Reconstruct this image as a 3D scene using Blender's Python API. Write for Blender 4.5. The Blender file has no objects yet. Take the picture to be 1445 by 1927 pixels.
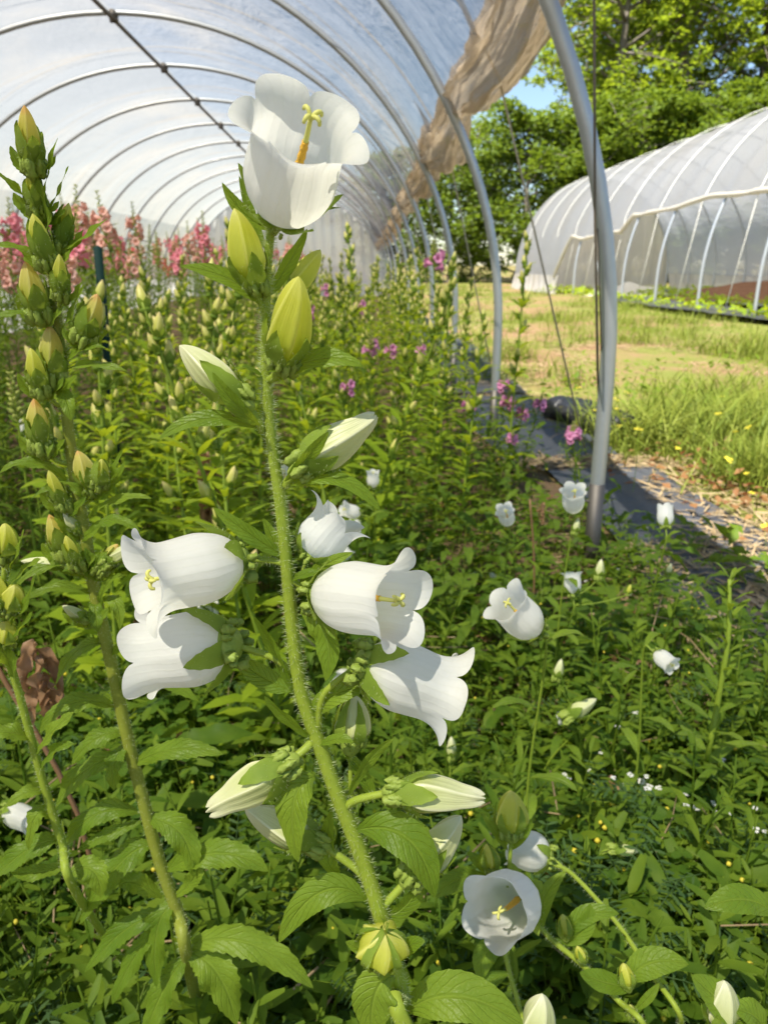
import bpy, math, random
import numpy as np
from mathutils import Vector, Matrix

S = bpy.context.scene
C = S.collection
rng = np.random.default_rng(7)
random.seed(7)
R = math.radians
V3 = lambda *a: np.array(a, float)

# ------------------------------------------------------------------ camera
CAM = V3(0, 0, 0.80)
PITCH, YAW = R(18.04), R(1.9)          # down, to the right of the tunnel's axis (+Y)
FPX = 1428.0
FWD = V3(math.sin(YAW) * math.cos(PITCH), math.cos(YAW) * math.cos(PITCH), -math.sin(PITCH))
RGT = V3(math.cos(YAW), -math.sin(YAW), 0)
UPV = np.cross(RGT, FWD)
cam = bpy.data.objects.new('camera', bpy.data.cameras.new('camera'))
C.objects.link(cam)
cam.location = CAM
cam.rotation_euler = (math.pi / 2 - PITCH, 0, -YAW)
cd = cam.data
cd.sensor_fit = 'VERTICAL'; cd.sensor_height = 36; cd.sensor_width = 27
cd.lens = FPX / 1927 * 36
cd.clip_start = 0.02; cd.clip_end = 2000
cd.dof.use_dof = True; cd.dof.focus_distance = 0.34; cd.dof.aperture_fstop = 19
S.camera = cam

def P(px, py, d):
    """world point seen at a photo pixel, d metres along the view axis"""
    return CAM + d * (FWD + (px - 722.5) / FPX * RGT + (963.5 - py) / FPX * UPV)
def ray(px, py):
    return FWD + (px - 722.5) / FPX * RGT + (963.5 - py) / FPX * UPV
def G(px, py, z=0.0):
    r = ray(px, py); return CAM + r * ((z - CAM[2]) / r[2])
def PY(px, py, y):
    r = ray(px, py); return CAM + r * (y / r[1])

# ------------------------------------------------------------------ mesh building
def nrm(v):
    v = np.asarray(v, float); n = np.linalg.norm(v); return v / n if n > 1e-12 else v
def frame(z, roll=0.0):
    z = nrm(z); a = V3(0, 0, 1) if abs(z[2]) < .9 else V3(1, 0, 0)
    x = nrm(np.cross(a, z)); y = np.cross(z, x)
    c, s = math.cos(roll), math.sin(roll)
    return np.stack([x * c + y * s, -x * s + y * c, z], 1)      # columns

class MB:
    def __init__(s): s.V = []; s.U = []; s.F = []; s.M = []; s.n = 0
    def add(s, V, F, U=None, mat=0):
        V = np.asarray(V, float).reshape(-1, 3)
        U = np.zeros((len(V), 2)) if U is None else np.asarray(U, float)
        s.V.append(V); s.U.append(U)
        for f in (F if isinstance(F, list) else [F]):
            f = np.asarray(f, int)
            if len(f): s.F.append(f + s.n); s.M.append(np.full(len(f), mat))
        s.n += len(V)
    def merge(s, o, M3=None, t=None, mat=None):
        V = np.concatenate(o.V); U = np.concatenate(o.U)
        if M3 is not None: V = V @ np.asarray(M3).T
        if t is not None: V = V + t
        s.V.append(V); s.U.append(U)
        for f, m in zip(o.F, o.M):
            s.F.append(f + s.n); s.M.append(m if mat is None else np.full(len(f), mat))
        s.n += len(V)
    def flat(s):
        return np.concatenate(s.V), np.concatenate(s.U), s.F, s.M
    def mesh(s, name, mats, smooth=True):
        me = bpy.data.meshes.new(name)
        V = np.concatenate(s.V); U = np.concatenate(s.U)
        loops = np.concatenate([f.ravel() for f in s.F])
        tot = np.concatenate([np.full(len(f), f.shape[1]) for f in s.F])
        st = np.concatenate([[0], np.cumsum(tot)[:-1]])
        me.vertices.add(len(V)); me.vertices.foreach_set('co', V.ravel().astype(np.float32))
        me.loops.add(len(loops)); me.loops.foreach_set('vertex_index', loops.astype(np.int32))
        me.polygons.add(len(tot)); me.polygons.foreach_set('loop_start', st.astype(np.int32))
        me.polygons.foreach_set('loop_total', tot.astype(np.int32))
        me.polygons.foreach_set('material_index', np.concatenate(s.M).astype(np.int32))
        me.polygons.foreach_set('use_smooth', np.full(len(tot), smooth))
        uv = me.uv_layers.new(name='UVMap')
        uv.data.foreach_set('uv', U[loops].ravel().astype(np.float32))
        for m in (mats if isinstance(mats, (list, tuple)) else [mats]): me.materials.append(m)
        me.update(calc_edges=True); me.validate()
        return me
    def build(s, name, mats, parent=None, smooth=True, loc=None):
        """one object; vertices are given in world space; the origin goes to loc (or the parent's origin)"""
        me = s.mesh(name, mats, smooth)
        o = bpy.data.objects.new(name, me); C.objects.link(o)
        if parent is not None:
            o.parent = parent
            off = np.array(world_loc(parent)); me.transform(Matrix.Translation(-Vector(off)))
        elif loc is not None:
            me.transform(Matrix.Translation(-Vector(loc))); o.location = loc
        return o

def world_loc(o):
    p = V3(0, 0, 0)
    while o is not None: p = p + np.array(o.location); o = o.parent
    return p

def tag(o, label=None, cat=None, group=None, kind=None):
    if label: o['label'] = label
    if cat: o['category'] = cat
    if group: o['group'] = group
    if kind: o['kind'] = kind
    return o
def empty(name, loc, label, cat, group=None):
    o = bpy.data.objects.new(name, None); C.objects.link(o); o.location = loc
    o.empty_display_size = .05
    return tag(o, label, cat, group)
def structure(name, mb, m, smooth=False):
    return tag(mb.build(name, m, smooth=smooth), kind='structure')
def stuff(name, mb, m, label, cat, smooth=True):
    return tag(mb.build(name, m, smooth=smooth), label, cat, None, 'stuff')
def dup(root, loc, rz=0, sc=1.0, label=None, group=None, tilt=(0, 0)):
    r = root.copy(); C.objects.link(r); r.location = loc
    r.rotation_euler = (tilt[0], tilt[1], rz); r.scale = (sc, sc, sc)
    if label: r['label'] = label
    if group: r['group'] = group
    for ch in list(root.children):
        c = ch.copy(); C.objects.link(c); c.parent = r
        for g in list(ch.children):
            d = g.copy(); C.objects.link(d); d.parent = c
    return r

def grid_faces(a, b, wrap=False):
    i = np.arange(a - 1)[:, None]; nb = b if wrap else b - 1
    j = np.arange(nb)[None, :]; j2 = (j + 1) % b
    return np.stack([i * b + j, i * b + j2, (i + 1) * b + j2, (i + 1) * b + j], -1).reshape(-1, 4)

def spline(pts, n):
    """Catmull-Rom through the points"""
    p = np.asarray(pts, float); k = len(p)
    if k == 2: t = np.linspace(0, 1, n)[:, None]; return p[0] * (1 - t) + p[1] * t
    q = np.vstack([2 * p[0] - p[1], p, 2 * p[-1] - p[-2]])
    out = []
    for u in np.linspace(0, k - 1 - 1e-9, n):
        i = int(u); t = u - i; a, b, c, d = q[i:i + 4]
        out.append(.5 * (2 * b + (c - a) * t + (2 * a - 5 * b + 4 * c - d) * t * t + (3 * b - a - 3 * c + d) * t ** 3))
    return np.array(out)

def tube(mb, pts, rad, sides=8, mat=0, cap=True, ribs=0.0):
    p = np.asarray(pts, float); n = len(p)
    rad = np.full(n, rad) if np.isscalar(rad) else np.interp(np.linspace(0, 1, n), np.linspace(0, 1, len(rad)), rad)
    T = np.gradient(p, axis=0); T /= np.linalg.norm(T, axis=1)[:, None] + 1e-12
    x = frame(T[0])[:, 0]; rows = []
    th = np.linspace(0, 2 * np.pi, sides, endpoint=False)
    for i in range(n):
        x = nrm(x - T[i] * np.dot(x, T[i])); y = np.cross(T[i], x)
        rr = rad[i] * (1 + ribs * np.cos(5 * th))
        rows.append(p[i] + (np.cos(th) * rr)[:, None] * x + (np.sin(th) * rr)[:, None] * y)
    Vv = np.concatenate(rows)
    L = np.concatenate([[0], np.cumsum(np.linalg.norm(np.diff(p, axis=0), axis=1))])
    U = np.stack([np.tile(th / (2 * np.pi), n), np.repeat(L * 10, sides)], 1)
    F = [grid_faces(n, sides, True)]
    if cap and sides > 2:
        F.append(np.arange(sides)[::-1][None, :]); F.append((np.arange(sides) + (n - 1) * sides)[None, :])
    mb.add(Vv, F, U, mat)

def hairs(mb, pts, rad, n, length, width, mat=0, seed=0):
    r = np.random.default_rng(seed); p = np.asarray(pts, float); m = len(p)
    rad = np.interp(np.linspace(0, 1, m), np.linspace(0, 1, len(rad)), rad)
    T = np.gradient(p, axis=0); T /= np.linalg.norm(T, axis=1)[:, None]
    u = r.random(n) * (m - 1.001); i = u.astype(int); f = (u - i)[:, None]
    c = p[i] * (1 - f) + p[i + 1] * f; t = T[i]; rr = rad[i]
    a = r.normal(size=(n, 3)); a -= t * np.sum(a * t, 1)[:, None]; a /= np.linalg.norm(a, axis=1)[:, None]
    d = a + r.normal(size=(n, 3)) * .25 - .15 * t; d /= np.linalg.norm(d, axis=1)[:, None]
    b = c + a * rr[:, None] * .95
    tip = b + d * (length * (.5 + r.random(n) * .8))[:, None]
    s = np.cross(d, r.normal(size=(n, 3))); s /= np.linalg.norm(s, axis=1)[:, None]; s *= width / 2
    Vv = np.stack([b - s, b + s, tip], 1).reshape(-1, 3)
    mb.add(Vv, np.arange(3 * n).reshape(-1, 3), None, mat)

def scatter(mb, tmpl, pos, rots, scale, mat=None):
    """many copies of a small template (an MB) written into one mesh"""
    Vt, Ut, Fs, Ms = tmpl.flat(); n = len(pos); k = len(Vt)
    Vv = np.einsum('nij,kj->nki', rots, Vt) * np.asarray(scale).reshape(-1, 1, 1) + np.asarray(pos)[:, None, :]
    F = []
    mb.V.append(Vv.reshape(-1, 3)); mb.U.append(np.tile(Ut, (n, 1)))
    off = (np.arange(n) * k)[:, None, None] + mb.n
    for f, m in zip(Fs, Ms):
        mb.F.append((f[None] + off).reshape(-1, f.shape[1])); mb.M.append(np.tile(m if mat is None else np.full(len(f), mat), n))
    mb.n += n * k

def rand_rots(r, n, tilt=.5):
    """spin about Z, then a random tilt (radians, gaussian)"""
    a = r.random(n) * 2 * np.pi; b = np.abs(r.normal(size=n)) * tilt; c = r.random(n) * 2 * np.pi
    def rz(a):
        m = np.zeros((n, 3, 3)); m[:, 0, 0] = np.cos(a); m[:, 0, 1] = -np.sin(a); m[:, 1, 0] = np.sin(a); m[:, 1, 1] = np.cos(a); m[:, 2, 2] = 1; return m
    def rx(b):
        m = np.zeros((n, 3, 3)); m[:, 0, 0] = 1; m[:, 1, 1] = np.cos(b); m[:, 1, 2] = -np.sin(b); m[:, 2, 1] = np.sin(b); m[:, 2, 2] = np.cos(b); return m
    return rz(c) @ rx(b) @ rz(a)

# cheap smooth value noise on arrays
def vnoise(x, y, seed=0):
    def h(i, j):
        v = np.sin(i * 127.1 + j * 311.7 + seed * 74.7) * 43758.5453; return v - np.floor(v)
    x = np.asarray(x, float); y = np.asarray(y, float)
    i, j = np.floor(x), np.floor(y); f, g = x - i, y - j
    f = f * f * (3 - 2 * f); g = g * g * (3 - 2 * g)
    return (h(i, j) * (1 - f) + h(i + 1, j) * f) * (1 - g) + (h(i, j + 1) * (1 - f) + h(i + 1, j + 1) * f) * g

# ------------------------------------------------------------------ materials
class NT:
    def __init__(s, name):
        s.m = bpy.data.materials.new(name); s.m.use_nodes = True
        s.t = s.m.node_tree; s.t.nodes.clear(); s.out = s.n('ShaderNodeOutputMaterial')
    def n(s, typ, **k):
        o = s.t.nodes.new(typ)
        for a, b in k.items(): setattr(o, a, b)
        return o
    def l(s, a, b): s.t.links.new(a, b)
    def val(s, sock, v):
        if isinstance(v, bpy.types.NodeSocket): s.l(v, sock)
        else: sock.default_value = v
    def math(s, op, a, b=None, c=None, clamp=False):
        o = s.n('ShaderNodeMath', operation=op, use_clamp=clamp); s.val(o.inputs[0], a)
        if b is not None: s.val(o.inputs[1], b)
        if c is not None: s.val(o.inputs[2], c)
        return o.outputs[0]
    def noise(s, scale, detail=3, rough=.55, vec=None, dist=0):
        o = s.n('ShaderNodeTexNoise'); o.inputs['Scale'].default_value = scale
        o.inputs['Detail'].default_value = detail; o.inputs['Roughness'].default_value = rough
        o.inputs['Distortion'].default_value = dist
        s.l(vec if vec is not None else s.obj(), o.inputs['Vector']); return o.outputs['Fac']
    def obj(s):
        if not hasattr(s, '_tc'): s._tc = s.n('ShaderNodeTexCoord')
        return s._tc.outputs['Object']
    def pos(s):
        if not hasattr(s, '_g'): s._g = s.n('ShaderNodeNewGeometry')
        return s._g.outputs['Position']
    def island(s):
        if not hasattr(s, '_g'): s._g = s.n('ShaderNodeNewGeometry')
        return s._g.outputs['Random Per Island']
    def uv(s):
        if not hasattr(s, '_uv'):
            s._uv = s.n('ShaderNodeSeparateXYZ'); t = s.n('ShaderNodeUVMap'); s.l(t.outputs[0], s._uv.inputs[0])
        return s._uv.outputs['X'], s._uv.outputs['Y']
    def rnd(s):
        o = s.n('ShaderNodeObjectInfo'); return o.outputs['Random']
    def ramp(s, fac, stops, interp='LINEAR'):
        o = s.n('ShaderNodeValToRGB'); r = o.color_ramp; r.interpolation = interp
        while len(r.elements) < len(stops): r.elements.new(.5)
        for e, (p, c) in zip(r.elements, stops): e.position = p; e.color = (*c, 1)
        s.l(fac, o.inputs[0]); return o.outputs[0]
    def mix(s, fac, a, b, typ='MIX'):
        o = s.n('ShaderNodeMix', data_type='RGBA', blend_type=typ)
        s.val(o.inputs[0], fac)
        for k, v in ((6, a), (7, b)):
            if isinstance(v, bpy.types.NodeSocket): s.l(v, o.inputs[k])
            else: o.inputs[k].default_value = (*v, 1)
        return o.outputs[2]
    def bump(s, h, strength=.3, dist=.01):
        o = s.n('ShaderNodeBump'); o.inputs['Strength'].default_value = strength; o.inputs['Distance'].default_value = dist
        s.l(h, o.inputs['Height']); return o.outputs[0]
    def col(s, sock, c):
        if isinstance(c, bpy.types.NodeSocket): s.l(c, sock)
        else: sock.default_value = (*c, 1)
    def pbr(s, c, rough=.5, spec=.5, metal=0, normal=None):
        o = s.n('ShaderNodeBsdfPrincipled'); s.col(o.inputs['Base Color'], c)
        s.val(o.inputs['Roughness'], rough); s.val(o.inputs['Metallic'], metal)
        o.inputs['Specular IOR Level'].default_value = spec
        if normal is not None: s.l(normal, o.inputs['Normal'])
        return o.outputs[0]
    def transl(s, c, normal=None):
        o = s.n('ShaderNodeBsdfTranslucent'); s.col(o.inputs[0], c)
        if normal is not None: s.l(normal, o.inputs['Normal'])
        return o.outputs[0]
    def transp(s, c):
        o = s.n('ShaderNodeBsdfTransparent'); s.col(o.inputs[0], c); return o.outputs[0]
    def mixs(s, fac, a, b):
        o = s.n('ShaderNodeMixShader'); s.val(o.inputs[0], fac); s.l(a, o.inputs[1]); s.l(b, o.inputs[2]); return o.outputs[0]
    def done(s, sh): s.l(sh, s.out.inputs[0]); return s.m

def leaf_mat(name, dark, light, tr, rough=.55, spec=.16, trf=.42, veins=True, hue=.25, nscale=60, bumps=.5, rndobj=False):
    """leaf: patchy green between two colours, pale midrib and side veins by UV, light shining through"""
    t = NT(name); u, v = t.uv()
    n = t.noise(nscale, 4)
    isl = t.rnd() if rndobj else t.island()
    f = t.math('ADD', t.math('MULTIPLY', n, .8), t.math('MULTIPLY', isl, .55)); f = t.math('SUBTRACT', f, .2, clamp=True)
    c = t.mix(f, dark, light)
    nm = None; k = None
    if veins:
        au = t.math('ABSOLUTE', t.math('SUBTRACT', u, .5))
        mid = t.math('SUBTRACT', 1.0, t.math('MULTIPLY', au, 18.0), clamp=True)
        w = t.math('SINE', t.math('MULTIPLY', t.math('SUBTRACT', t.math('MULTIPLY', v, 9.0), t.math('ADD', t.math('MULTIPLY', au, 5.0), t.math('MULTIPLY', t.noise(nscale * 2.5, 2), .55))), 6.2832))
        side = t.math('POWER', t.math('MULTIPLY_ADD', w, .5, .5), 14.0)
        k = t.math('MAXIMUM', mid, t.math('MULTIPLY', side, .35))
        c = t.mix(t.math('MULTIPLY', k, .38), c, tuple(min(1, x * 1.4 + .03) for x in light))
        h = t.math('SUBTRACT', t.math('ADD', t.math('MULTIPLY', n, .5), t.math('MULTIPLY', t.noise(420, 2), .55)), k)
        nm = t.bump(h, bumps, .0018)
    tc = t.mix(isl, tr, tuple(x * (1 - hue) for x in tr))
    if k is not None: tc = t.mix(t.math('MULTIPLY', k, .45), tc, tuple(x * .5 for x in tr))
    sh = t.pbr(c, rough, spec, 0, nm)
    return t.done(t.mixs(trf, sh, t.transl(tc, nm)))

M = {}
M['leaf'] = leaf_mat('bellflower_leaf', (.075, .15, .012), (.22, .32, .03), (.48, .62, .035), rndobj=True, bumps=.6, spec=.26, rough=.42)
M['leaf_bg'] = leaf_mat('bed_leaf', (.10, .19, .010), (.32, .41, .025), (.60, .72, .03), veins=False, nscale=25)
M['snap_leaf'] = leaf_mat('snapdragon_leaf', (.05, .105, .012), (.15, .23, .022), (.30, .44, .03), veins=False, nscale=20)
M['clover'] = leaf_mat('clover_leaf', (.035, .09, .010), (.11, .19, .02), (.24, .38, .025), veins=False, nscale=40)
M['weed'] = leaf_mat('weed_leaf', (.045, .105, .010), (.18, .26, .022), (.36, .48, .03), veins=False, nscale=40)
M['vetch'] = leaf_mat('vetch_leaf', (.04, .09, .03), (.10, .17, .05), (.18, .30, .05), veins=False, nscale=40)
M['grass'] = leaf_mat('grass_blade', (.085, .14, .014), (.25, .27, .045), (.34, .40, .05), veins=False, nscale=3, trf=.3)
M['tree_leaf'] = leaf_mat('tree_leaf', (.09, .15, .012), (.23, .30, .024), (.43, .54, .03), veins=False, nscale=.5, trf=.48, spec=.25)
M['pine_leaf'] = leaf_mat('far_dark_leaf', (.06, .105, .012), (.16, .22, .022), (.32, .44, .03), veins=False, nscale=.5, trf=.35, spec=.25)

def stem_mat(name, a, b, tr, trf=.18):
    t = NT(name); n = t.noise(140, 3); n2 = t.noise(25, 2)
    c = t.mix(n, a, b); c = t.mix(t.math('MULTIPLY', n2, .5), c, b)
    nm = t.bump(n, .5, .0008)
    return t.done(t.mixs(trf, t.pbr(c, .5, .35, 0, nm), t.transl(tr)))
M['stem'] = stem_mat('green_stem', (.17, .26, .018), (.34, .43, .05), (.28, .42, .05))
M['stem_brown'] = stem_mat('brownish_stem', (.18, .19, .025), (.29, .35, .045), (.3, .38, .05))
M['stem_bg'] = stem_mat('bed_stem', (.15, .25, .02), (.27, .36, .04), (.4, .52, .05))
t = NT('stem_hair'); M['hair'] = t.done(t.mixs(.5, t.pbr((.6, .68, .38), .4, .3), t.transl((.7, .78, .45))))

def petal_mat(name, c, tr, trf=.56, rough=.5, veins=True):
    t = NT(name); u, v = t.uv()
    n = t.noise(45, 3); n2 = t.noise(600, 2)
    cc = t.mix(n, c, tuple(x * .93 for x in c))
    vw = t.math('POWER', t.math('MULTIPLY_ADD', t.math('SINE', t.math('ADD', t.math('MULTIPLY', u, 6.2832 * 30), t.math('MULTIPLY', n, 9.0))), .5, .5), 6.0)
    cc = t.mix(t.math('MULTIPLY', vw, .16), cc, (.70, .73, .62))
    w = t.math('SINE', t.math('ADD', t.math('MULTIPLY', u, 6.2832 * 40), t.math('MULTIPLY', n, 5.0))); h = t.math('ADD', t.math('MULTIPLY', vw, .10), t.math('ADD', t.math('MULTIPLY', n2, .10), t.math('MULTIPLY', n, 2.0)))
    nm = t.bump(h, .4, .0012)
    # greenish only at the very base of the tube, where the flower itself is green
    base = t.math('SUBTRACT', 1.0, t.math('MULTIPLY', v, 5.0), clamp=True)
    cc = t.mix(t.math('MULTIPLY', base, .55), cc, (.62, .68, .38))
    return t.done(t.mixs(trf, t.pbr(cc, rough, .3, 0, nm), t.transl(tr, nm)))
M['petal'] = petal_mat('white_petal', (.87, .88, .86), (.88, .90, .86))

def bud_mat(name, stops, tr, trf=.35):
    """closed bud: colour runs along its length (green at the foot), paler ridges"""
    t = NT(name); u, v = t.uv()
    n = t.noise(90, 3); vv = t.math('ADD', v, t.math('MULTIPLY', t.math('SUBTRACT', n, .5), .25), clamp=True)
    c = t.ramp(vv, stops)
    w = t.math('COSINE', t.math('MULTIPLY', u, 6.2832 * 5)); rid = t.math('POWER', t.math('MULTIPLY_ADD', w, .5, .5), 22.0)
    c = t.mix(t.math('MULTIPLY', rid, .8), c, tuple(min(.85, x * 1.25 + .12) for x in stops[-2][1]))
    fine = t.math('SINE', t.math('ADD', t.math('MULTIPLY', u, 6.2832 * 35), t.math('MULTIPLY', n, 5.0)))
    nm = t.bump(t.math('ADD', t.math('MULTIPLY', fine, .12), n), .3, .0006)
    return t.done(t.mixs(trf, t.pbr(c, .38, .4, 0, nm), t.transl(tr, nm)))
M['bud_cream'] = bud_mat('cream_bud', [(0, (.36, .45, .12)), (.4, (.54, .59, .26)), (.8, (.64, .67, .38)), (1, (.7, .7, .5))], (.7, .74, .4))
M['bud_green'] = bud_mat('yellow_green_bud', [(0, (.28, .38, .06)), (.4, (.50, .56, .07)), (.8, (.60, .62, .10)), (1, (.66, .64, .2))], (.78, .8, .1), .5)
M['bud_orange'] = bud_mat('orange_tipped_bud', [(0, (.30, .42, .05)), (.5, (.50, .56, .10)), (.86, (.62, .58, .16)), (1, (.66, .32, .15))], (.85, .72, .18), .48)
M['bud_bed'] = bud_mat('bed_bud', [(0, (.30, .42, .04)), (.4, (.54, .58, .10)), (.8, (.70, .66, .20)), (1, (.74, .58, .28))], (.6, .6, .25))
M['calyx'] = leaf_mat('calyx_green', (.12, .21, .025), (.27, .37, .055), (.40, .52, .06), veins=False, nscale=160, hue=.2)
t = NT('calyx_knob'); n = t.noise(260, 3); M['knob'] = t.done(t.mixs(.2, t.pbr(t.mix(n, (.17, .26, .03), (.36, .45, .09)), .5, .3, 0, t.bump(n, .8, .0015)), t.transl((.35, .48, .08))))
t = NT('pollen'); n = t.noise(1500, 2); M['pollen'] = t.done(t.pbr(t.mix(n, (.55, .26, .02), (.85, .55, .08)), .8, .2, 0, t.bump(n, 1, .0006)))
t = NT('stigma'); M['stigma'] = t.done(t.mixs(.3, t.pbr((.66, .66, .2), .5, .3), t.transl((.7, .7, .2))))

def petal2(name, a, b, tr):
    t = NT(name); i = t.island(); n = t.noise(120, 2)
    c = t.mix(t.math('ADD', t.math('MULTIPLY', n, .4), t.math('MULTIPLY', i, .6)), a, b)
    return t.done(t.mixs(.35, t.pbr(c, .5, .3), t.transl(tr)))
M['snap_pink'] = petal2('snapdragon_pink', (.88, .27, .38), (.92, .46, .50), (.92, .38, .46))
M['snap_salmon'] = petal2('snapdragon_salmon', (.86, .46, .40), (.88, .60, .52), (.88, .52, .4))
M['snap_red'] = petal2('snapdragon_coral', (.76, .16, .17), (.82, .30, .25), (.8, .12, .12))
M['snap_magenta'] = petal2('snapdragon_magenta', (.66, .22, .46), (.78, .40, .60), (.7, .25, .5))
M['snap_bud'] = petal2('snapdragon_bud', (.30, .38, .07), (.55, .54, .18), (.5, .55, .14))
M['yellow'] = petal2('trefoil_yellow', (.70, .58, .03), (.80, .72, .10), (.8, .65, .05))
M['white_small'] = petal2('small_white_flower', (.75, .76, .72), (.85, .85, .82), (.8, .8, .75))
M['straw'] = petal2('dry_straw', (.30, .21, .11), (.55, .43, .26), (.4, .3, .15))
M['dead'] = petal2('withered_leaf', (.20, .10, .05), (.42, .26, .14), (.4, .22, .1))
M['red_leaf'] = petal2('reddish_leaf', (.20, .09, .045), (.30, .17, .06), (.3, .1, .04))

def steel(name, c, rough, metal=.85):
    t = NT(name); n = t.noise(6, 5, .65); n2 = t.noise(90, 3)
    r = t.math('MULTIPLY_ADD', n, .3, rough)
    cc = t.mix(n, c, tuple(x * .72 for x in c))
    return t.done(t.pbr(cc, r, .5, metal, t.bump(n2, .12, .001)))
M['steel'] = steel('galvanised_steel', (.50, .53, .56), .27, .6)
M['steel_dark'] = steel('dark_pipe', (.16, .15, .14), .4)

def film(name, clear, body, wrinkle, dirt, scale=(1, 1, 1), spec=.5, tint=(.96, .93, .87), dfs=.30):
    """polythene: part clear, part milky (scattering through), a sheen, streaks of dirt"""
    t = NT(name)
    mp = t.n('ShaderNodeMapping'); mp.inputs['Scale'].default_value = scale; t.l(t.obj(), mp.inputs['Vector'])
    n = t.noise(2.2, 5, .6, mp.outputs[0], .4); n2 = t.noise(.7, 4, .6, None, .3)
    h = t.math('ADD', n, t.math('MULTIPLY', t.noise(9, 3, .5, mp.outputs[0], .6), .25))
    nm = t.bump(h, wrinkle, .06)
    d = t.math('MULTIPLY', t.math('SUBTRACT', n2, .48, clamp=True), dirt * 6, clamp=True)
    bc = t.mix(d, body, (.55, .46, .33))
    tr = t.transl(bc, nm); df = t.pbr(bc, .32, spec, 0, nm)
    milk = t.mixs(dfs, tr, df)
    cl = t.math('SUBTRACT', clear, t.math('MULTIPLY', d, .25), clamp=True)
    return t.done(t.mixs(cl, milk, t.transp(tint)))
M['film'] = film('polythene_roof', .30, (.28, .275, .27), .9, .16, (1, .35, 1), spec=.35, tint=(.95, .89, .80))
M['film_left'] = film('polythene_left_side', .28, (.17, .17, .17), .7, .25, (1, .5, 1), tint=(.9, .88, .84))
M['film_right'] = film('polythene_creased', .38, (.25, .25, .26), 1.0, .3, (1.5, 1.5, .5))
M['film_end'] = film('polythene_end', .12, (.70, .70, .68), 1.0, .2, (2.2, 2.2, .12))
M['film_roll'] = film('polythene_rolled', .22, (.52, .44, .34), 1.0, .6, (6, .6, 6), .7)
M['film_far'] = film('polythene_far', .16, (.56, .57, .60), .5, .15, (1, .4, 1))
M['film_far_side'] = film('polythene_far_side', .10, (.62, .59, .55), .8, .25, (2, 2, .2), dfs=.55)
t = NT('film_hem'); n = t.noise(18, 3); M['hem'] = t.done(t.mixs(.4, t.pbr(t.mix(n, (.50, .46, .38), (.66, .63, .56)), .5, .3), t.transl((.8, .76, .68))))
t = NT('rope'); n = t.noise(300, 2); M['rope'] = t.done(t.mixs(.15, t.pbr(t.mix(n, (.36, .32, .25), (.52, .47, .38)), .8, .1), t.transl((.5, .45, .36))))
t = NT('rope_dark'); M['rope_dark'] = t.done(t.pbr((.13, .11, .085), .8, .1))
t = NT('rope_white'); M['rope_white'] = t.done(t.pbr((.82, .80, .74), .7, .2))
t = NT('stake_green'); n = t.noise(40, 3); M['stake'] = t.done(t.pbr(t.mix(n, (.006, .026, .024), (.012, .04, .036)), .7, .15))
t = NT('tag_white'); M['tagw'] = t.done(t.pbr((.82, .82, .8), .4, .4))
t = NT('black_fabric'); n = t.noise(35, 4); w = t.n('ShaderNodeTexWave'); w.inputs['Scale'].default_value = 90; t.l(t.obj(), w.inputs['Vector'])
M['fabric'] = t.done(t.pbr(t.mix(n, (.035, .04, .05), (.085, .09, .105)), .5, .4, 0, t.bump(t.math('ADD', n, t.math('MULTIPLY', w.outputs['Fac'], .3)), .6, .004)))
t = NT('black_plastic'); n = t.noise(14, 4, .6, None, .8); M['black'] = t.done(t.pbr((.012, .012, .014), .35, .5, 0, t.bump(n, .9, .03)))
t = NT('bark'); n = t.noise(2.5, 6, .7); M['bark'] = t.done(t.pbr(t.mix(n, (.09, .075, .06), (.26, .23, .20)), .9, .1, 0, t.bump(n, .8, .1)))
t = NT('mulch'); n = t.noise(9, 6, .75); M['mulch'] = t.done(t.pbr(t.mix(n, (.12, .05, .025), (.42, .22, .12)), .9, .1, 0, t.bump(n, 1, .2)))

# ground: soil, dry straw and thin turf by world position
t = NT('ground'); p = t.pos()
n1 = t.noise(1.1, 6, .65, p, .4); n2 = t.noise(14, 6, .7, p); n3 = t.noise(.25, 3, .5, p); n4 = t.noise(130, 3, .7, p)
soil = t.mix(n2, (.05, .035, .022), (.16, .115, .075))
dry = t.mix(n4, (.155, .09, .046), (.34, .225, .125)); turf = t.mix(n2, (.08, .11, .02), (.24, .24, .06))
sx = t.n('ShaderNodeSeparateXYZ'); t.l(p, sx.inputs[0])
outside = t.math('MULTIPLY', t.math('SUBTRACT', t.math('ADD', sx.outputs['X'], t.math('MULTIPLY', n1, .5)), .9), 4.0, clamp=True)
grassy = t.math('MULTIPLY', t.math('SUBTRACT', t.math('ADD', n1, t.math('MULTIPLY', n3, .6)), .70), 6.0, clamp=True)
o1 = t.mix(grassy, dry, turf)
cc = t.mix(outside, t.mix(t.math('MULTIPLY', n1, .5), soil, dry), o1)
M['ground'] = t.done(t.pbr(cc, .95, .1, 0, t.bump(t.math('ADD', n2, t.math('MULTIPLY', n4, .5)), .7, .02)))

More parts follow.
